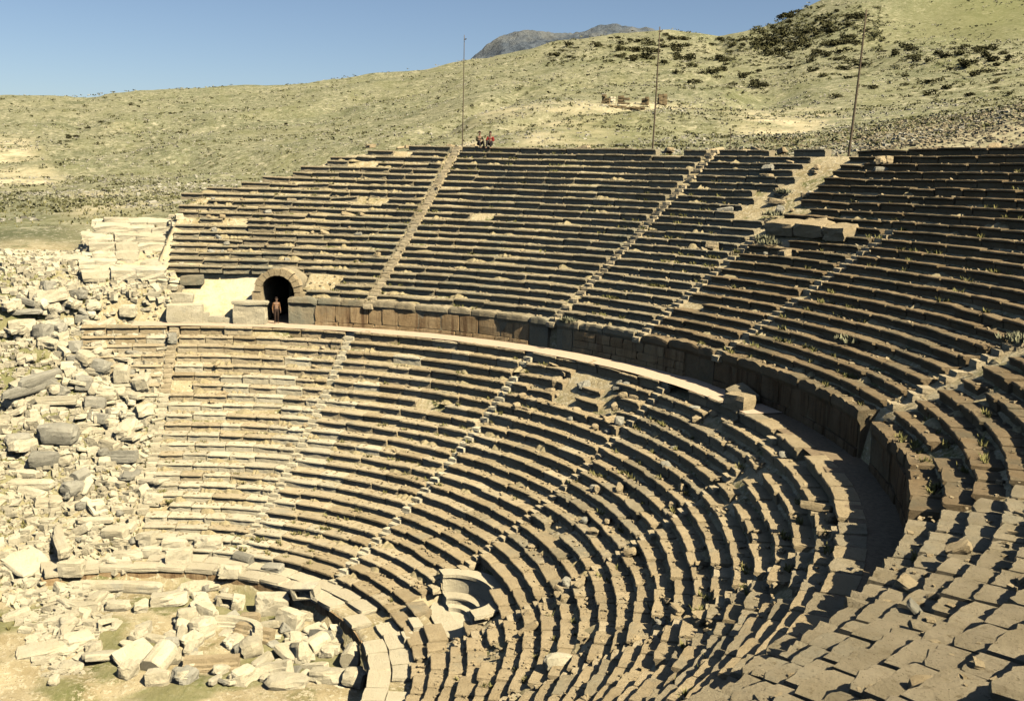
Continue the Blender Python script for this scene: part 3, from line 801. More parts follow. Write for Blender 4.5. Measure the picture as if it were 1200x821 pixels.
# px, py of the centre in the photo, width and height there in px, kind, stone, yaw (deg, 0 = lying across the view), tilt, label
STONES = [
 (107,317,22,15,'block','w',10,0,'small pale cube on the bright bank, left of the upper seats'),
 (92,346,18,13,'block','g',-15,.1,'grey cube with dark underside below the bright bank'),
 (44,346,16,14,'block','w',20,.1,'pale cube near the left edge, below the green strip'),
 (63,352,28,17,'block','w',25,.25,'big pale wedge shaped block sloping left, near the left edge below the green strip'),
 (57,336,8,15,'block','g',60,.2,'narrow upright stone between dark gaps near the left edge'),
 (33,363,30,13,'slab','g',5,.05,'flat grey slab at the left edge below the wedge shaped block'),
 (82,361,20,13,'block','w',-20,.2,'tilted block with deep shadow under its front, left of the white cube'),
 (28,383,26,17,'block','w',15,.15,'broad pale block at the left edge level with the walkway'),
 (52,388,11,20,'block','g',70,.15,'grey upright block above a black gap at left'),
 (97,374,14,12,'block','g',5,0,'squat grey block at the left end of the walkway'),
 (151,367,17,17,'block','w',2,0,'white cube standing alone on the walkway left of the seats'),
 (68,384,20,13,'block','g',-30,.2,'tilted grey block under the left end of the walkway'),
 (89,405,13,15,'block','g',8,0,'upper of two stacked grey cubes beside a black gap'),
 (88,421,15,10,'block','g',4,0,'lower of two stacked grey cubes beside a black gap'),
 (111,427,30,18,'block','g',-18,.3,'tilted grey block with a dark dowel hole in the middle of the heap'),
 (144,437,17,24,'block','w',5,.05,'upright pale block beside the short broken seat rows'),
 (62,430,14,34,'beam','g',68,.12,'long grey beam pointing down to the lower left, right one of a pair'),
 (44,444,14,34,'beam','g',64,.12,'long grey beam pointing down to the lower left, left one of a pair'),
 (93,387,15,9,'slab','w',-10,.2,'small pale slab under the stacked grey cubes'),
 (48,468,78,14,'cornice','w',6,.06,'long moulded cornice lying across the left heap'),
 (111,471,22,16,'block','g',15,.2,'grey block with a round hole right of the long cornice'),
 (154,459,30,17,'slab','w',-22,.15,'flat white slab lying left of the leftmost stairway'),
 (115,489,21,14,'block','g',-12,.15,'dark grey block with deep shadow below the round hole block'),
 (41,498,20,10,'drum','w',15,0,'short pale drum lying at left below the cornice'),
 (69,507,42,27,'boulder','g',0,0,'largest grey boulder in the middle of the left heap'),
 (22,515,22,18,'boulder','g',30,0,'rounded grey boulder at the left edge of the heap'),
 (142,532,32,19,'cornice','g',-8,.1,'grooved grey block with a white right end'),
 (52,537,32,22,'boulder','g',10,0,'grey boulder below the largest one in the heap'),
 (96,556,15,20,'drum','g',70,.2,'leaning drum fragment with a dark hollow beside it'),
 (181,560,28,19,'slab','w',-20,.2,'white slab lying against the left edge of the lower seats'),
 (36,566,48,17,'beam','w',4,.04,'large white beam at the left edge under the grey boulders'),
 (179,585,20,17,'block','w',6,.1,'white cube at the foot of the leftmost stairway'),
 (56,589,23,13,'block','w',20,.1,'white block below the large white beam'),
 (127,521,20,14,'block','w',-25,.2,'pale block between grooved block and grey boulders'),
 (150,510,28,12,'slab','w',-28,.2,'thin pale slab tilted above the grooved grey block'),
 (70,625,22,32,'beam','w',-60,.1,'long white beam broken in two pointing away from the viewer'),
 (136,624,27,15,'block','w',-10,.15,'squat white block with a shadow line along its base'),
 (112,609,38,9,'beam','w',8,0,'low flat white beam above the squat white block'),
 (32,650,42,30,'slab','w',-35,.3,'broad white slab tilted up at the left edge'),
 (150,648,31,15,'beam','w',12,0,'white beam lying just left of the first seat rows'),
 (179,645,21,14,'block','w',4,0,'white block between the white beam and the big corner block'),
 (84,667,27,21,'block','w',4,.05,'white block standing up behind the long low beam'),
 (152,664,66,9,'beam','w',4,0,'very long flat beam with a continuous dark shadow under it'),
 (211,652,27,26,'block','w',10,.1,'big rounded white block at the corner where the curved wall starts'),
 (120,684,72,17,'beam','w',3,0,'long white beam lying in the row below the flat beam'),
 (167,685,44,19,'beam','w',-4,0,'thick white beam with black shadow at its left end'),
 (138,709,26,13,'boulder','w',0,0,'small triangular white stone on the green patch'),
 (125,732,14,12,'hollow','w',25,0,'little white cube with a dark hole on the grass'),
 (56,756,54,20,'slab','w',24,.12,'long white slab tilted on the grass at lower left'),
 (120,763,38,24,'slab','w',28,.25,'white slab with a shadowed lower edge, right of the long slab'),
 (160,759,32,36,'slab','w',48,.35,'oval white slab propped steeply with a black shadow at its left'),
 (196,768,30,36,'drum','w',75,.5,'stout column drum fragment standing on end at the bottom'),
 (84,780,24,9,'beam','w',12,.05,'small thin white block at the bottom left'),
 (199,701,38,15,'block','w',8,.1,'irregular white block behind the column drums'),
 (250,770,58,36,'cornice','s',4,.05,'big weathered moulded block lying at the bottom centre of the heap'),
 (262,735,80,26,'arch','w',-24,.1,'curved white arch segment sweeping right among the fallen stones'),
 (313,783,52,40,'arch','w',30,.2,'white block with a concave curved side, near the bottom edge'),
 (297,739,44,22,'cornice','s',-18,.1,'stepped moulded block in front of the grey cube'),
 (269,703,25,15,'hollow','w',-10,.1,'white block with a square niche in its side'),
 (270,684,25,15,'block','w',3,0,'white cube behind the niche block'),
 (317,706,34,28,'block','w',20,.2,'large white block amid the orchestra heap'),
 (293,723,22,15,'block','s',4,0,'cube with a grey front face beside the large white block'),
 (338,724,27,26,'block','w',-25,.2,'white cube turned edge on in the orchestra heap'),
 (360,711,28,19,'hollow','w',-14,.2,'white fragment with a dark hollow below it, near the curved wall'),
 (371,752,27,24,'drum','w',50,.3,'rounded white drum at the right side of the orchestra heap'),
 (395,741,21,22,'block','w',30,.3,'leaning white block under the curved orchestra wall'),
 (414,766,25,28,'drum','w',82,.1,'upright white column base close to the curved wall'),
 (389,760,18,14,'boulder','w',0,0,'small white stone left of the upright column base'),
 (341,756,28,32,'slab','w',60,.35,'white slab on edge among the right hand stones of the heap'),
 (384,790,38,16,'block','w',-12,.1,'pale block at the bottom edge right of the heap'),
 (337,797,46,15,'boulder','w',5,0,'half buried white stone at the bottom edge'),
 (235,683,42,17,'slab','w',14,.25,'wedge shaped white slab sloping towards the curved wall'),
 (243,716,25,20,'block','w',-30,.15,'pale rough block above the curved arch segment'),
 (220,722,21,25,'boulder','w',20,0,'upright white lump left of the curved arch segment'),
 (285,654,24,15,'drum','g',-25,.1,'grey drum with a dark end lying on the rim of the orchestra'),
 (321,665,23,12,'block','g',-20,.2,'grey block on the rim of the orchestra, right of the drum'),
 (252,656,38,8,'slab','s',3,0,'flat slab on the rim of the orchestra left of the grey drum'),
 (245,636,31,17,'block','w',3,0,'white block resting against the lowest seat row at left'),
 (205,636,28,15,'block','w',2,0,'white block at the left end of the lowest seats'),
 (655,775,34,24,'boulder','w',10,.1,'pale rounded boulder lying on the near seats at the bottom'),
 (826,724,30,17,'block','s',28,.15,'yellowish squared block upright among the near seats'),
 (845,775,44,18,'slab','s',22,.1,'broken slab lying loose on near seats at the bottom'),
 (902,752,48,22,'slab','s',20,.12,'large cracked slab across the near seat rows'),
]
def put_stone(i, px, py, wp, hp, kind, mt, yaw, tilt, label, group=None, sink=.08):
    p, dist = hit(px, py+hp*.42)
    mpp = dist/F_PX
    w_ = wp*mpp/max(.55, abs(math.cos(R_(yaw)))) if kind in ('block', 'boulder', 'hollow', 'drum') else (math.hypot(wp, hp*(1.6 if abs(yaw) > 40 else .3))*mpp)
    h_ = hp*mpp*(.80 if kind in ('block', 'hollow', 'boulder') else .62)
    if kind == 'slab': w_ = max(wp, hp)*1.1*mpp
    if kind in ('slab',): h_ = min(.34, hp*mpp*.45); d_ = max(.5, min(wp, hp)*mpp*1.15)
    elif kind in ('beam', 'cornice'): h_ = min(h_, .62); d_ = max(.5, h_*1.1)
    elif kind == 'drum': w_ = max(wp, hp)*mpp*.95; h_ = d_ = min(w_*.85, max(.6, min(wp, hp)*mpp*.9))
    elif kind == 'arch': h_ = .6; d_ = .55
    else: d_ = max(.55*w_, h_*.9)
    if abs(yaw) > 40 and kind in ('beam',): d_ = h_ = .62; w_ = hp*mpp*2.6
    V, F = shape(kind, w_, d_, h_, 900+i)
    o = obj({'block': 'fallen_block', 'beam': 'fallen_beam', 'slab': 'fallen_slab', 'drum': 'column_drum', 'boulder': 'fallen_boulder', 'cornice': 'fallen_cornice', 'arch': 'arch_segment', 'hollow': 'hollowed_block'}[kind], mesh('fallen_stone', V, F, MS[mt]))
    tilt_x = tilt*random.Random(i).choice((-1, 1)); tilt_y = tilt*.6*random.Random(i+3).choice((-1, 1))
    o.rotation_euler = (tilt_x, tilt_y, math.atan2(RGT.y, RGT.x)+R_(yaw))
    o.location = (p.x, p.y, p.z-sink*h_+.5*abs(tilt)*min(d_, w_)*.35)
    tag(o, label, {'block': 'block', 'beam': 'beam', 'slab': 'slab', 'drum': 'column drum', 'boulder': 'boulder', 'cornice': 'cornice', 'arch': 'arch stone', 'hollow': 'block'}[kind], group or 'fallen building stones')
    return o
for i, s in enumerate(STONES): put_stone(i, *s)

# the smaller pieces between them
small = []
for i in range(9):
    V, F = shape(('block', 'block', 'slab', 'boulder', 'block', 'beam', 'boulder', 'slab', 'block')[i], *((1, .8, .6), (1.2, .7, .5), (1.3, .9, .25), (.9, .8, .6), (.8, .7, .7), (1.8, .5, .45), (.7, .6, .45), (1, .8, .22), (1.5, .6, .5))[i], 70+i)
    for mt in 'wgs': small.append((i, mt, mesh('broken_block', V, F, MS[mt])))
import re
LAND = []
for st in STONES:
    q = re.split(r' (?:on|near|with|below|lying|standing|pointing|beside|at|across|amid|among|in|right|left|under|between|above|against|just|turned|sloping|behind|resting|level|broken|propped|tilted up|by|leaning)[ ,]', st[-1].split(',')[0])[0]
    if not q.startswith(('upper of', 'lower of')) and len(q.split()) > 1: LAND.append((st[0], st[1], q))
USED = {}
def relate(px, py, what, fallback):
    c = sorted(LAND, key=lambda l: math.hypot(l[0]-px, 1.4*(l[1]-py)))[:3]
    for lx, ly, q in c:
        for side in ((('left of' if px < lx else 'right of'), ('behind' if py < ly else 'in front of'))[::1 if abs(px-lx) > abs(py-ly)*1.3 else -1]):
            lab = f'{what} {side} the {q}'
            if lab not in USED and len(lab.split()) <= 16: USED[lab] = 1; return lab
    return fallback
SHP = ('squared chunk', 'brick shaped chunk', 'thin slab', 'rounded lump', 'cubic chunk', 'short beam', 'small rounded stone', 'flat flake', 'oblong block')
def scatter(n, poly_boxes, label, group, s0, s1, name='broken_block', mats='wwwwg', cat='block'):
    done = 0
    while done < n:
        x0, x1, y0, y1 = poly_boxes[rng.integers(len(poly_boxes))]
        px, py = rng.uniform(x0, x1), rng.uniform(y0, y1)
        p, dist = hit(px, py)
        if dist > 120: continue
        th = math.degrees(math.atan2(p.y, p.x)) % 360; r_ = math.hypot(p.x, p.y)
        if 26 < th < 163.5 and 12 < r_ < 50 and 'orchestra' in label: continue
        c = [q for q in small if q[1] in mats[rng.integers(len(mats))]]
        i, mt, me = c[rng.integers(len(c))]
        s = rng.uniform(s0, s1)*(1 if rng.random() < .8 else 1.4)
        o = obj(name, me, None, (p.x, p.y, p.z-.08*s), (rng.normal(0, .22), rng.normal(0, .22), rng.uniform(0, 6.28)), (s, s, s))
        what = ('small ' if s < .6 and not SHP[i].startswith('small') else '')+{'w': 'white ', 'g': 'grey ', 's': 'buff '}[mt]+SHP[i]
        tag(o, relate(px, py, what, label), cat, group); done += 1
scatter(150, [(13, 120, 335, 480), (13, 130, 335, 400), (13, 150, 420, 560), (13, 185, 480, 640), (60, 170, 395, 500)], 'loose broken block in the stone heap left of the seats', 'loose broken blocks in the left heap', .5, 1.1)
scatter(42, [(20, 200, 640, 760), (60, 240, 690, 800)], 'loose white block on the open ground at bottom left', 'loose white blocks at bottom left', .45, 1.0, mats='www')
scatter(80, [(215, 420, 675, 800), (200, 300, 680, 800), (300, 430, 720, 808)], 'loose white fragment among the stones filling the orchestra', 'loose fragments in the orchestra', .42, .95, mats='wwwg')
scatter(26, [(85, 215, 262, 330), (70, 140, 300, 345)], 'small pale stone on the bright bank left of the upper seats', 'small stones on the bright bank', .3, .6)

# fragments lying on the seats (tread level)
def frag(n, up, t0, t1, k0, k1, label, group, s0, s1):
    rows = UPR if up else LOW
    for i in range(n):
        k = int(rng.integers(k0, k1)); th = rng.uniform(t0, t1); r_, z = rows[k-1]; rn = rows[k][0]
        if (skip_low(k, th) and k < 8) if not up else False: continue
        mt = 's' if rng.random() < .8 else 'g'; c = [q for q in small if q[1] == mt]
        s = rng.uniform(s0, s1); x, y, q = polar(r_+(rn-r_)*rng.uniform(.25, .95), th, z-.03)
        if bare(k, th, up): q = float(H(np.array([x]), np.array([y]))[0])-.05*s
        ci = rng.integers(len(c))
        lab = {'s': 'buff ', 'g': 'grey '}[mt]+SHP[c[ci][0]]+' '+label
        tag(obj('seat_fragment', c[ci][2], None, (x, y, q), (rng.normal(0, .25), rng.normal(0, .25), rng.uniform(0, 6.28)), (s, s, s)), lab, 'fragment', group)
frag(34, 0, 52, 90, 7, 23, 'lying on the battered lower rows at the bend', 'fragments on the battered lower rows', .25, .6)
frag(28, 0, 95, 113, 18, 23, 'on the ruined rows below the brown wall', 'fragments on the ruined top rows', .35, .75)
frag(34, 1, 97, 109, 11, 24, 'in the collapsed strip of the upper seats', 'chunks in the collapsed strip', .35, .8)
frag(24, 1, 10, 40, 1, 12, 'on the nearest upper seats at bottom right', 'chunks on the nearest seats', .25, .5)
frag(26, 1, 141, 165, 6, 16, 'on the seats above the vaulted entrance', 'small stones on the left upper seats', .3, .6)
frag(24, 0, 142, 163, 8, 22, 'on the sunlit lower seats at left', 'small stones on the left lower seats', .2, .42)
for i in range(46):                                       # stones along the rim
    th = rng.uniform(60, 150); r_ = UPR[-1][0]+rng.uniform(.7, 2.2)
    kk = kmax_left(th) if th > 141 else 25
    if kk < 24: continue
    x, y, q = polar(r_, th, UPR[-1][1]-.22); c = [t_ for t_ in small if t_[1] == 's']; s = rng.uniform(.4, .9)
    tag(obj('rim_stone', c[rng.integers(len(c))][2], None, (x, y, q), (rng.normal(0, .15), rng.normal(0, .15), rng.uniform(0, 6.28)), (s*1.3, s, s*.8)), 'rough stone lying along the crest above the top seats', 'stone', 'stones along the crest')
print('objects', len(bpy.data.objects))

# ------------------------------------------------------------------ grass tufts and pebbles (stuff)
def tufts(name, pts, h0, h1, mat, label, blades=7):
    n = len(pts); pts = np.asarray(pts)
    B = blades; base = np.repeat(pts, B, 0); m_ = len(base)
    ang = rng.uniform(0, 2*np.pi, m_); h = rng.uniform(h0, h1, m_); lean = rng.uniform(.2, .9, m_); wd = h*rng.uniform(.12, .25, m_)
    d = np.stack([np.cos(ang), np.sin(ang), np.zeros(m_)], -1); s = np.stack([-np.sin(ang), np.cos(ang), np.zeros(m_)], -1)
    b0 = base+d*(h*.15)[:, None]
    top = b0+d*(h*lean)[:, None]; top[:, 2] += h
    V = np.stack([b0-s*wd[:, None], b0+s*wd[:, None], top], 1).reshape(-1, 3)
    tag(obj(name, npmesh(name, V, np.arange(len(V)).reshape(-1, 3), mat)), label, 'grass', None, 'stuff')
P_ = []
for up, rows in ((0, LOW), (1, UPR)):
    for k in range(1, len(rows)):
        r_, z = rows[k-1]; rn = rows[k][0]
        for i in range(int(26 if not up else 40)):
            th = rng.uniform(30, 165)
            g = float(fbm(math.cos(R_(th))*r_/5+9, math.sin(R_(th))*r_/5, 3))
            if g < .14 and rng.random() > .06: continue
            if bare(k, th, up): continue
            q = rng.uniform(.45, 1.0)
            for j in range(rng.integers(2, 6)):
                x, y, zz = polar(r_+(rn-r_)*q+rng.normal(0, .06), th+rng.normal(0, .35), z-.04); P_.append((x, y, zz))
tufts('seat_grass', P_, .08, .26, M_GRASS, 'dry grass growing in the joints of the seats')
P_ = []
for i in range(2600):
    th = rng.uniform(164, 196); r_ = math.sqrt(rng.uniform(8**2, 46**2))
    x, y = r_*math.cos(R_(th)), r_*math.sin(R_(th))
    if float(fbm(x/3+4, y/3, 3)) > -.05: P_.append((x, y, float(H(np.array([x]), np.array([y]))[0])-.02))
tufts('heap_grass', P_, .10, .32, M_GRASS, 'dry green grass between the fallen stones')
def drifts():
    V = []; F = []
    for i in range(420):
        up = rng.random() < .62; rows = UPR if up else LOW
        k = int(rng.integers(1, len(rows)-1)); th = rng.uniform(141, 164) if rng.random() < .5 else rng.uniform(45, 140)
        r_, z = rows[k-1]; rn, zn = rows[k]
        if bare(k, th, up): continue
        L = rng.uniform(.4, 1.5); h = rng.uniform(.10, .30); dp = rng.uniform(.25, .5); n0 = len(V); m_ = 7
        for a in range(m_):
            q = a/(m_-1); e = math.sin(math.pi*q)**.5*rng.uniform(.35, 1.2); t2 = th+math.degrees((q-.5)*L/r_)
            V.append(polar(rn+.16, t2, z+h*e)); V.append(polar(rn-dp*.35*e+.08, t2, z+h*.6*e)); V.append(polar(rn-dp*e+.1, t2, z-.03))
        for a in range(m_-1):
            for b in (0, 1): F.append((n0+a*3+b, n0+a*3+b+1, n0+a*3+b+4, n0+a*3+b+3))
    tag(obj('soil_drift', npmesh('soil_drift', V, F, M_DRIFT, False)), 'earth and chips drifted against the risers of the seats', 'earth', None, 'stuff')
drifts()
P_ = []
for (th, k, up) in ((78.5, 4.7, 1), (64.4, 8, 1), (100, 12.5, 1), (101, 13, 1), (103, 16, 1), (104.5, 19, 1), (113, 1, 1)):
    r_, z = row(k, up)
    for i in range(34):
        x, y, zz = polar(r_+rng.normal(.15, .22), th+rng.normal(0, .45), z-.1); P_.append((x, y, zz))
tufts('tall_grass', P_, .12, .34, M_STRAW, 'tall yellow grass clumps in the broken seat rows', 6)
# pebbles on the open ground near the stage and on the bank
def pebbles(name, pts, s0, s1, mat, label):
    pts = np.asarray(pts); n = len(pts)
    base = np.array([[x, y, z] for z in (-.35, .45) for x, y in ((-.8, -.6), (.8, -.6), (.8, .6), (-.8, .6))])
    F = np.array([[3, 2, 1, 0], [4, 5, 6, 7], [0, 1, 5, 4], [1, 2, 6, 5], [2, 3, 7, 6], [3, 0, 4, 7]])
    s = rng.uniform(s0, s1, (n, 1, 1)); a = rng.uniform(0, 6.28, n); ca_, sa_ = np.cos(a), np.sin(a)
    Rm = np.zeros((n, 3, 3)); Rm[:, 0, 0] = ca_; Rm[:, 0, 1] = -sa_; Rm[:, 1, 0] = sa_; Rm[:, 1, 1] = ca_; Rm[:, 2, 2] = 1
    V = (base[None]*s*rng.uniform(.55, 1.4, (n, 1, 3))*rng.uniform(.65, 1.2, (n, 8, 3)))@Rm.transpose(0, 2, 1)
    V[:, :, 2] += V[:, :, 0]*rng.normal(0, .25, (n, 1)); V = V+pts[:, None]
    FF = (F[None]+(np.arange(n)*8)[:, None, None]).reshape(-1, 4)
    tag(obj(name, npmesh(name, V.reshape(-1, 3), FF, mat)), label, 'rubble', None, 'stuff')
P_ = []
for i in range(16000):
    th = rng.uniform(165, 192); r_ = math.sqrt(rng.uniform(3**2, 47**2))
    P_.append((r_*math.cos(R_(th)), r_*math.sin(R_(th)), 0))
P_ = np.array(P_); P_[:, 2] = H(P_[:, 0], P_[:, 1])
rt_ = np.hypot(P_[:, 0], P_[:, 1]); tt_ = np.degrees(np.arctan2(P_[:, 1], P_[:, 0])) % 360
P_ = P_[~((rt_ > 33.5) & (rt_ < 48) & (tt_ < 175.2)) | (rng.random(len(P_)) < .12)]
pebbles('rubble', P_[:10000], .05, .16, M_FRESH, 'pale chips scattered between the fallen stones')
pebbles('rubble', P_[10000:], .16, .42, M_FRESH, 'small rubble scattered between the fallen stones')
P_ = []
for up, rows in ((0, LOW), (1, UPR)):
    for i in range(3600):
        k = int(rng.integers(1, len(rows))); th = rng.uniform(10 if up else 40, 164); r_, z = rows[k-1]; rn = rows[k][0]
        if bare(k, th, up): continue
        q = rng.uniform(.3, 1); P_.append(polar(r_+(rn-r_)*q, th, z-.0))
pebbles('seat_rubble', P_, .03, .11, M_SEAT, 'stone chips lying on the seats')
# rocky slope just behind the right part of the rim
P_ = []
for i in range(9000):
    px = rng.uniform(860, 1215); d = rng.uniform(62, 210)
    if px < 1000 and rng.random() < .6: continue
    v = pix_dir(px, 150); h = math.hypot(v.x, v.y); x, y = CAM.x+d*v.x/h, CAM.y+d*v.y/h
    if math.hypot(x, y) < 51: continue
    P_.append((x, y, 0))
P_ = np.array(P_); P_[:, 2] = H(P_[:, 0], P_[:, 1])
pebbles('hillside_rubble', P_, .07, .32, M_SEATUP, 'rough grey rubble strewn over the slope behind the right rim')
P_ = []
for i in range(16000):
    px = rng.uniform(-10, 1210); d = rng.uniform(110, 620)
    v = pix_dir(px, 150); h = math.hypot(v.x, v.y); P_.append((CAM.x+d*v.x/h, CAM.y+d*v.y/h, 0))
P_ = np.array(P_); P_[:, 2] = H(P_[:, 0], P_[:, 1])
g_ = fbm(P_[:, 0]/30, P_[:, 1]/30, 3)
pebbles('hillside_stones', P_[g_ > .05], .08, .45, M_GREY, 'scattered stones over the hillside')
tufts('hillside_grass', P_[g_ <= .05], .12, .34, M_GRASS, 'dry grass and low scrub over the hillside', 5)

# ------------------------------------------------------------------ shrubs on the hill
def shrub_mesh(seed):
    r = np.random.default_rng(seed); n = 170
    lob = r.normal(0, 1, (7, 3))*[.42, .42, .12]+[0, 0, .4]; ls = r.uniform(.28, .5, 7)
    i = r.integers(7, size=n); u = r.normal(0, 1, (n, 3)); u /= np.linalg.norm(u, axis=1)[:, None]
    c = lob[i]+u*ls[i][:, None]*r.uniform(.55, 1.05, (n, 1))*[1, 1, .8]; c[:, 2] = np.maximum(c[:, 2], .02)
    a = r.normal(0, 1, (n, 3)); a /= np.linalg.norm(a, axis=1)[:, None]; b = np.cross(a, r.normal(0, 1, (n, 3))); b /= np.linalg.norm(b, axis=1)[:, None]
    s = r.uniform(.09, .19, (n, 1))
    V = np.stack([c-a*s, c+b*s*.8, c+a*s, c-b*s*.8], 1).reshape(-1, 3)
    return npmesh('shrub', V, np.arange(4*n).reshape(-1, 4), M_SHRUB)
SH = [shrub_mesh(i) for i in range(6)]
REG = [  # x0 x1 y0 y1 count size(px) label
 (640, 700, 52, 74, 12, 9, 'dark shrub on the left end of the shrubby ridge'),
 (715, 800, 40, 76, 42, 10, 'dark shrub on the ridge above the ruined walls'),
 (790, 900, 48, 104, 60, 10, 'dark shrub on the slope right of the ruined walls'),
 (885, 1010, 14, 56, 70, 11, 'dark shrub on the steep hump at the top right'),
 (900, 1050, 52, 84, 40, 10, 'dark shrub below the steep hump behind the right pole'),
 (1040, 1185, 56, 82, 32, 11, 'dark shrub in the band crossing the green slope at right'),
 (950, 1185, 84, 116, 22, 10, 'dark shrub on the lower slope at right'),
 (70, 165, 116, 168, 16, 6, 'small dark shrub along the gully on the left hillside'),
 (150, 620, 105, 160, 9, 5, 'lone small shrub on the bare left hillside'),
]
for x0, x1, y0, y1, n_, sz, lab in REG:
    for i in range(n_):
        px = rng.uniform(x0, x1)
        py = rng.uniform(y0, y1)
        if x1 == 165: py = 168-(px-70)/95*48+rng.normal(0, 5)
        p, dist = hit(px, py, 0, 60, 1100)
        if dist > 1000: continue
        q_ = rng.uniform(.5, 1.35); s = sz*dist/F_PX*q_; wd_ = rng.uniform(.8, 1.5)
        lb = lab if 'small' in lab else lab.replace('dark shrub', ('small ' if q_ < .8 else 'mid sized ' if q_ < 1.08 else 'large ')+('round ' if wd_ < 1.1 else 'spreading ')+'dark shrub')
        tag(obj('shrub', SH[rng.integers(6)], None, (p.x, p.y, p.z-.1), (0, 0, rng.uniform(0, 6.28)), (s*.62*wd_, s*.62, s*.5*rng.uniform(.8, 1.2))), lb, 'shrub', 'dark shrubs over the hillside')

def clumps(name, n, s0, s1, mat, label, thr):
    px = rng.uniform(-15, 1215, n); d = 115*(900/115)**rng.uniform(0, 1, n)
    az = YAW-np.arctan((px-600)/F_PX); x = CAM.x+d*np.cos(az); y = CAM.y+d*np.sin(az)
    k = (np.hypot(x, y) > 55) & (fbm(x/26+thr*9, y/26, 4) > thr); x = x[k]; y = y[k]; d = d[k]; n = len(x)
    z = H(x, y); sz = (rng.uniform(s0, s1, n)*(d/350)**.6)[:, None, None]
    B = 7
    c = rng.normal(0, 1, (n, B, 3))*[.55, .55, .15]+[0, 0, .25]
    a = rng.normal(0, 1, (n, B, 3)); a /= np.linalg.norm(a, axis=2, keepdims=True); b = np.cross(a, rng.normal(0, 1, (n, B, 3))); b /= np.linalg.norm(b, axis=2, keepdims=True)
    q = rng.uniform(.22, .45, (n, B, 1))
    V = np.stack([c-a*q, c+b*q, c+a*q, c-b*q], 2).reshape(n, B*4, 3)*sz+np.stack([x, y, z], -1)[:, None]
    tag(obj(name, npmesh(name, V.reshape(-1, 3), np.arange(n*B*4).reshape(-1, 4), mat)), label, 'scrub', None, 'stuff')
clumps('tussocks', 9000, .35, 1.0, M_SCRUB, 'olive tussocks roughening the hillside', -.1)
clumps('straw_tussocks', 8000, .35, .9, M_STRAW, 'straw coloured tussocks roughening the hillside', -.05)
clumps('hillside_rocks', 5000, .3, .8, M_GREY, 'pale rock outcrops on the hillside', .05)
VV = []
for x0, x1, y0, y1, n_ in ((640, 900, 45, 80, 240), (790, 900, 60, 106, 120), (880, 1050, 14, 90, 330), (880, 1035, 8, 62, 420), (1040, 1200, 50, 120, 240), (0, 640, 115, 200, 170), (560, 900, 90, 165, 150)):
    for i in range(n_):
        p, dist = hit(rng.uniform(x0, x1), rng.uniform(y0, y1), 0, 70, 1100)
        if dist > 1000: continue
        sz = dist/F_PX*rng.uniform(1.2, 3.6)*(1.15 if n_ == 420 else 1)
        n = 22; c = rng.normal(0, 1, (n, 3))*[.5, .4, .2]+[0, 0, .25]
        a = rng.normal(0, 1, (n, 3)); a /= np.linalg.norm(a, axis=1)[:, None]; b = np.cross(a, rng.normal(0, 1, (n, 3))); b /= np.linalg.norm(b, axis=1)[:, None]
        q = rng.uniform(.14, .3, (n, 1))
        VV.append((np.stack([c-a*q, c+b*q, c+a*q, c-b*q], 1)*sz).reshape(-1, 3)+[p.x, p.y, p.z])
VV = np.vstack(VV)
tag(obj('scrub', npmesh('scrub', VV, np.arange(len(VV)).reshape(-1, 4), M_SCRUB)), 'low dark scrub speckling the hillside', 'scrub', None, 'stuff')

# ------------------------------------------------------------------ ruins on the bench of the hill
def ruin(px, py, wp, hp, label, seed, hole=False):
    r = random.Random(seed); p, dist = hit(px, py+hp*.5, 0, 60, 900); mpp = dist/F_PX
    t = thing('ruined_wall', label, 'ruin', (p.x, p.y, p.z-.3), 'ruined walls on the hill')
    t.rotation_euler = (0, 0, math.atan2(RGT.y, RGT.x)+r.uniform(-.5, .5))
    n = max(2, round(wp/6)); hh = hp*mpp; ww = wp*mpp/n
    for c in range(n):
        top = r.uniform(.6, 1); z = 0; q = 3
        for k in range(q):
            h = hh*top/q
            V, F = rough_box(r, ww*.98, 1.6*r.uniform(.8, 1.2), h*.98, .1, 2)
            if hole and c == n//2 and k == 1: z += h; continue
            obj('stone', mesh('ruin_stone', V, F, M_RUIN if not label.startswith('pale') else M_FRESH), t, ((c-(n-1)/2)*ww, r.uniform(-.2, .2), z), (0, 0, r.uniform(-.06, .06))); z += h
ruin(710, 116, 9, 12, 'dark ruined wall at the left end of the row on the hill', 1)
ruin(717, 117, 6, 8, 'pale ruined wall stub beside the dark left one on the hill', 2)
ruin(731, 116, 14, 13, 'ruined wall with a gap, second dark one from left on the hill', 3, True)
ruin(756, 117, 8, 11, 'narrow ruined wall just left of the middle pole on the hill', 4)
ruin(776, 116, 10, 13, 'dark ruined wall just right of the middle pole on the hill', 5)
ruin(733, 125, 46, 4, 'long low terrace wall under the ruins on the hill', 6)

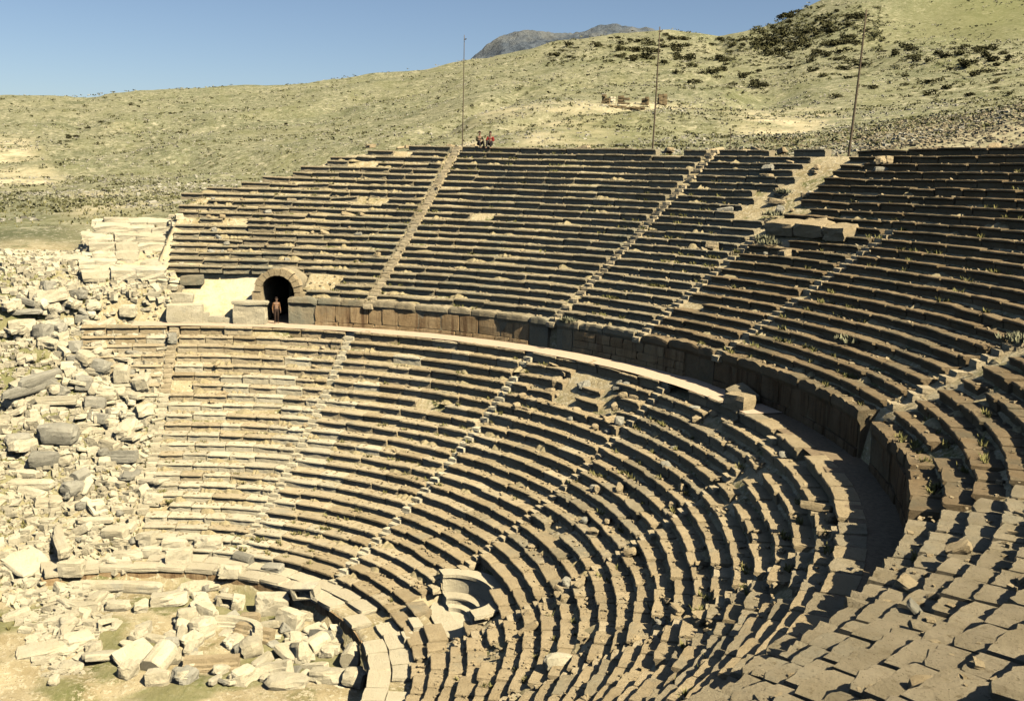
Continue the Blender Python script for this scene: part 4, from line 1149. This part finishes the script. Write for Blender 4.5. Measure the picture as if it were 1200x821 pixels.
# ------------------------------------------------------------------ poles
def pole(px, th, hgt, lean, label, rad=.07, cross=True):
    x, y, z = polar(UPR[-1][0]+1.4, th, UPR[-1][1]-.4)
    t = thing('pole', label, 'pole', (x, y, z), 'poles along the crest')
    n = 8; V = []; F = []; K = 6
    for k in range(K+1):
        q = k/K
        for i in range(n):
            g = 2*math.pi*i/n; rr_ = rad*(1-.45*q); V.append((rr_*math.cos(g)+.04*math.sin(3*q), rr_*math.sin(g), q*hgt))
    for k in range(K):
        for i in range(n):
            F.append((k*n+i, k*n+(i+1) % n, (k+1)*n+(i+1) % n, (k+1)*n+i))
    F.append(tuple(K*n+i for i in range(n)))
    obj('shaft', mesh('shaft', V, F, M_POLE, True), t)
    if cross:
        V, F = rough_box(rs, .5, .06, .07, .005, 1); obj('crossbar', mesh('crossbar', V, F, M_POLE), t, (0, .09, hgt-.35))
    d = Vector((RGT.x, RGT.y, 0)).normalized(); ax = Vector((0, 0, 1)).cross(d)
    t.rotation_mode = 'QUATERNION'; t.rotation_quaternion = Matrix.Rotation(lean, 3, ax).to_quaternion()
pole(541, 140.4, 9.2, 0.0, 'thin tall pole left of the two seated people', .05)
pole(766, 121.7, 9.3, .012, 'tall wooden pole in the middle, standing before the ruined walls')
pole(998, 103.6, 9.2, .045, 'tallest wooden pole at right, leaning to the right', .085)
pole(845, 114.4, 1.9, 0, 'short thin post between the two tall right poles', .04, False)

# ------------------------------------------------------------------ people
def fabric(name, c): return plain(name, c, .9, tuple(x*.8 for x in c))
M_SKIN = plain('skin', (.24, .15, .10), .6, (.21, .13, .08)); M_HAIR = fabric('hair', (.03, .02, .015))
def skin_obj(name, pts, edges, rad, mat, parent, sub=1, root=0):
    me = bpy.data.meshes.new(name); me.from_pydata(pts, edges, []); me.materials.append(mat)
    lay = me.skin_vertices[0] if len(me.skin_vertices) else None
    o = obj(name, me, parent)
    mo = o.modifiers.new('skin', 'SKIN'); mo.use_smooth_shade = True
    lay = me.skin_vertices[0]
    for i, r_ in enumerate(rad):
        rx, ry = r_ if isinstance(r_, tuple) else (r_, r_)
        lay.data[i].radius = (rx, ry)
    lay.data[root].use_root = True
    s = o.modifiers.new('sub', 'SUBSURF'); s.levels = sub; s.render_levels = sub
    return o
def person(label, loc, rz, pose, shirt, trouser, k=1.0):
    t = thing('person', label, 'person', loc); t.rotation_euler = (0, 0, rz); t.scale = (k, k, k)
    sit = pose == 'sit'
    hz_ = .12 if sit else .92
    J = {'pel': (0, 0, hz_), 'wai': (0, -.02 if sit else 0, hz_+.18), 'che': (0, .0 if sit else -.01, hz_+.42), 'nec': (0, .03, hz_+.56), 'hd0': (0, .05, hz_+.64), 'hd1': (0, .06, hz_+.80)}
    for s, nm in ((-1, 'l'), (1, 'r')):
        J['sh'+nm] = (s*.19, 0, hz_+.48)
        if sit:
            J['hp'+nm] = (s*.10, .04, hz_); J['kn'+nm] = (s*.15, .42, hz_+.22); J['an'+nm] = (s*.14, .62, hz_-.22); J['to'+nm] = (s*.16, .80, hz_-.27)
            J['el'+nm] = (s*.27, .14, hz_+.24); J['wr'+nm] = (s*.14, .36, hz_+.26); hd = Vector((-s*.25, .7, .1))
        else:
            J['hp'+nm] = (s*.10, 0, hz_-.04); J['kn'+nm] = (s*.11, .03+.03*s, .48); J['an'+nm] = (s*.12, -.02+.05*s, .08); J['to'+nm] = (s*.14, .15+.05*s, .035)
            J['el'+nm] = (s*.26, -.03, hz_+.20); J['wr'+nm] = (s*.27, .07, hz_-.04); hd = Vector((0, .25, -.95))
        wv = Vector(J['wr'+nm]); hd.normalize(); side = hd.cross(Vector((s*1.0, 0, 0.2))).normalized()
        J['pa'+nm] = tuple(wv+hd*.075)
        for f, (off, ln) in enumerate(((-.032, .07), (-.011, .082), (.011, .076), (.032, .058))):
            J[f'f{f}a'+nm] = tuple(wv+hd*.10+side*off)
            J[f'f{f}b'+nm] = tuple(wv+hd*(.10+ln*.55)+side*off*1.1+Vector((-s*.012, 0, -.004)))
            J[f'f{f}c'+nm] = tuple(wv+hd*(.10+ln*.95)+side*off*1.1+Vector((-s*.03, 0, -.01)))
        J['tha'+nm] = tuple(wv+hd*.045+side*.035); J['thb'+nm] = tuple(wv+hd*.085+side*.07)
    names = list(J); ix = {n: i for i, n in enumerate(names)}
    E = [('pel', 'wai'), ('wai', 'che'), ('che', 'nec'), ('nec', 'hd0'), ('hd0', 'hd1')]
    for nm in 'lr':
        E += [('che', 'sh'+nm), ('sh'+nm, 'el'+nm), ('el'+nm, 'wr'+nm), ('wr'+nm, 'pa'+nm), ('pel', 'hp'+nm), ('hp'+nm, 'kn'+nm), ('kn'+nm, 'an'+nm), ('an'+nm, 'to'+nm), ('wr'+nm, 'tha'+nm), ('tha'+nm, 'thb'+nm)]
        for f in range(4): E += [('pa'+nm, f'f{f}a'+nm), (f'f{f}a'+nm, f'f{f}b'+nm), (f'f{f}b'+nm, f'f{f}c'+nm)]
    RD = {'pel': (.15, .11), 'wai': (.13, .10), 'che': (.16, .11), 'nec': .055, 'hd0': .075, 'hd1': .085, 'sh': .065, 'el': .045, 'wr': .03, 'pa': .032, 'hp': .09, 'kn': .06, 'an': .04, 'to': .035}
    rad = [RD.get(n, RD.get(n[:2], .0095)) for n in names]
    skin_obj('body', [J[n] for n in names], [(ix[a], ix[b]) for a, b in E], rad, M_SKIN, t)
    def sub(name, ns, es, rr_, mat):
        id2 = {n: i for i, n in enumerate(ns)}
        skin_obj(name, [J[n] for n in ns], [(id2[a], id2[b]) for a, b in es], rr_, mat, t)
    sub('shirt', ['wai', 'che', 'shl', 'shr', 'ell', 'elr', 'wrl', 'wrr'], [('wai', 'che'), ('che', 'shl'), ('che', 'shr'), ('shl', 'ell'), ('shr', 'elr'), ('ell', 'wrl'), ('elr', 'wrr')], [(.155, .125), (.18, .13), .08, .08, .058, .058, .042, .042], shirt)
    sub('trousers', ['pel', 'wai', 'hpl', 'hpr', 'knl', 'knr', 'anl', 'anr'], [('pel', 'wai'), ('pel', 'hpl'), ('pel', 'hpr'), ('hpl', 'knl'), ('hpr', 'knr'), ('knl', 'anl'), ('knr', 'anr')], [(.175, .14), (.15, .12), .11, .11, .08, .08, .062, .062], trouser)
    h = Vector(J['hd1'])
    for nm, c, rd, mt in (('hair', h+Vector((0, -.03, .035)), (.098, .105, .085), M_HAIR), ('nose', h+Vector((0, .092, -.055)), (.014, .02, .02), M_SKIN)):
        V, F = rough_box(rs, 2, 2, 2, 0, 4); V = [Vector((x, y, z-1)).normalized() for x, y, z in V]
        obj(nm, mesh(nm, [(c.x+v.x*rd[0], c.y+v.y*rd[1], c.z+v.z*rd[2]) for v in V], F, mt, True), t)
    for s in (-1, 1):
        for nm, c, rd, mt in (('eye', h+Vector((s*.032, .084, -.02)), .011, M_HAIR), ('ear', h+Vector((s*.088, -.0, -.04)), .022, M_SKIN)):
            V, F = rough_box(rs, 2, 2, 2, 0, 2); V = [Vector((x, y, z-1)).normalized() for x, y, z in V]
            obj(nm, mesh(nm, [(c.x+v.x*rd*.6, c.y+v.y*rd, c.z+v.z*rd) for v in V], F, mt, True), t)
    V, F = rough_box(rs, .045, .012, .012, .002, 1); obj('mouth', mesh('mouth', [(x+h.x, y+h.y+.083, z+h.z-.105) for x, y, z in V], F, plain('lips', (.30, .12, .09))), t)
    return t
p_ = at_z(324, 380, Z_WALK)
person('person in rust brown clothes standing before the dark arched entrance', (p_.x, p_.y, LOW[-1][1]+.04), math.atan2(CAM.y-p_.y, CAM.x-p_.x)-math.pi/2+.3, 'stand', fabric('rust_shirt', (.20, .10, .045)), fabric('brown_trousers', (.045, .028, .02)), .97)
for px, lab, sh, yaw in ((561.5, 'seated person in dark olive clothes, left of the two on the crest', fabric('olive_jacket', (.03, .03, .015)), .35), (574.5, 'seated person in a red top, right of the two on the crest', fabric('red_top', (.20, .02, .015)), -.2)):
    th = 138.0 if px < 570 else 137.0
    p_ = at_z(px, 171, UPR[-1][1]+.05); r0 = UPR[-1][0]+.35
    v = pix_dir(px, 171); a = math.atan2(v.y, v.x)
    # point on the top row's circle in that direction
    dx_, dy_ = math.cos(a), math.sin(a); bq = CAM.x*dx_; tq = -bq+math.sqrt(bq*bq-CAM.x**2+r0*r0)
    person(lab, (CAM.x+tq*dx_, tq*dy_, UPR[-1][1]+.06), a+math.pi/2+yaw, 'sit', sh, fabric('dark_trousers', (.02, .018, .018)), 1.15)
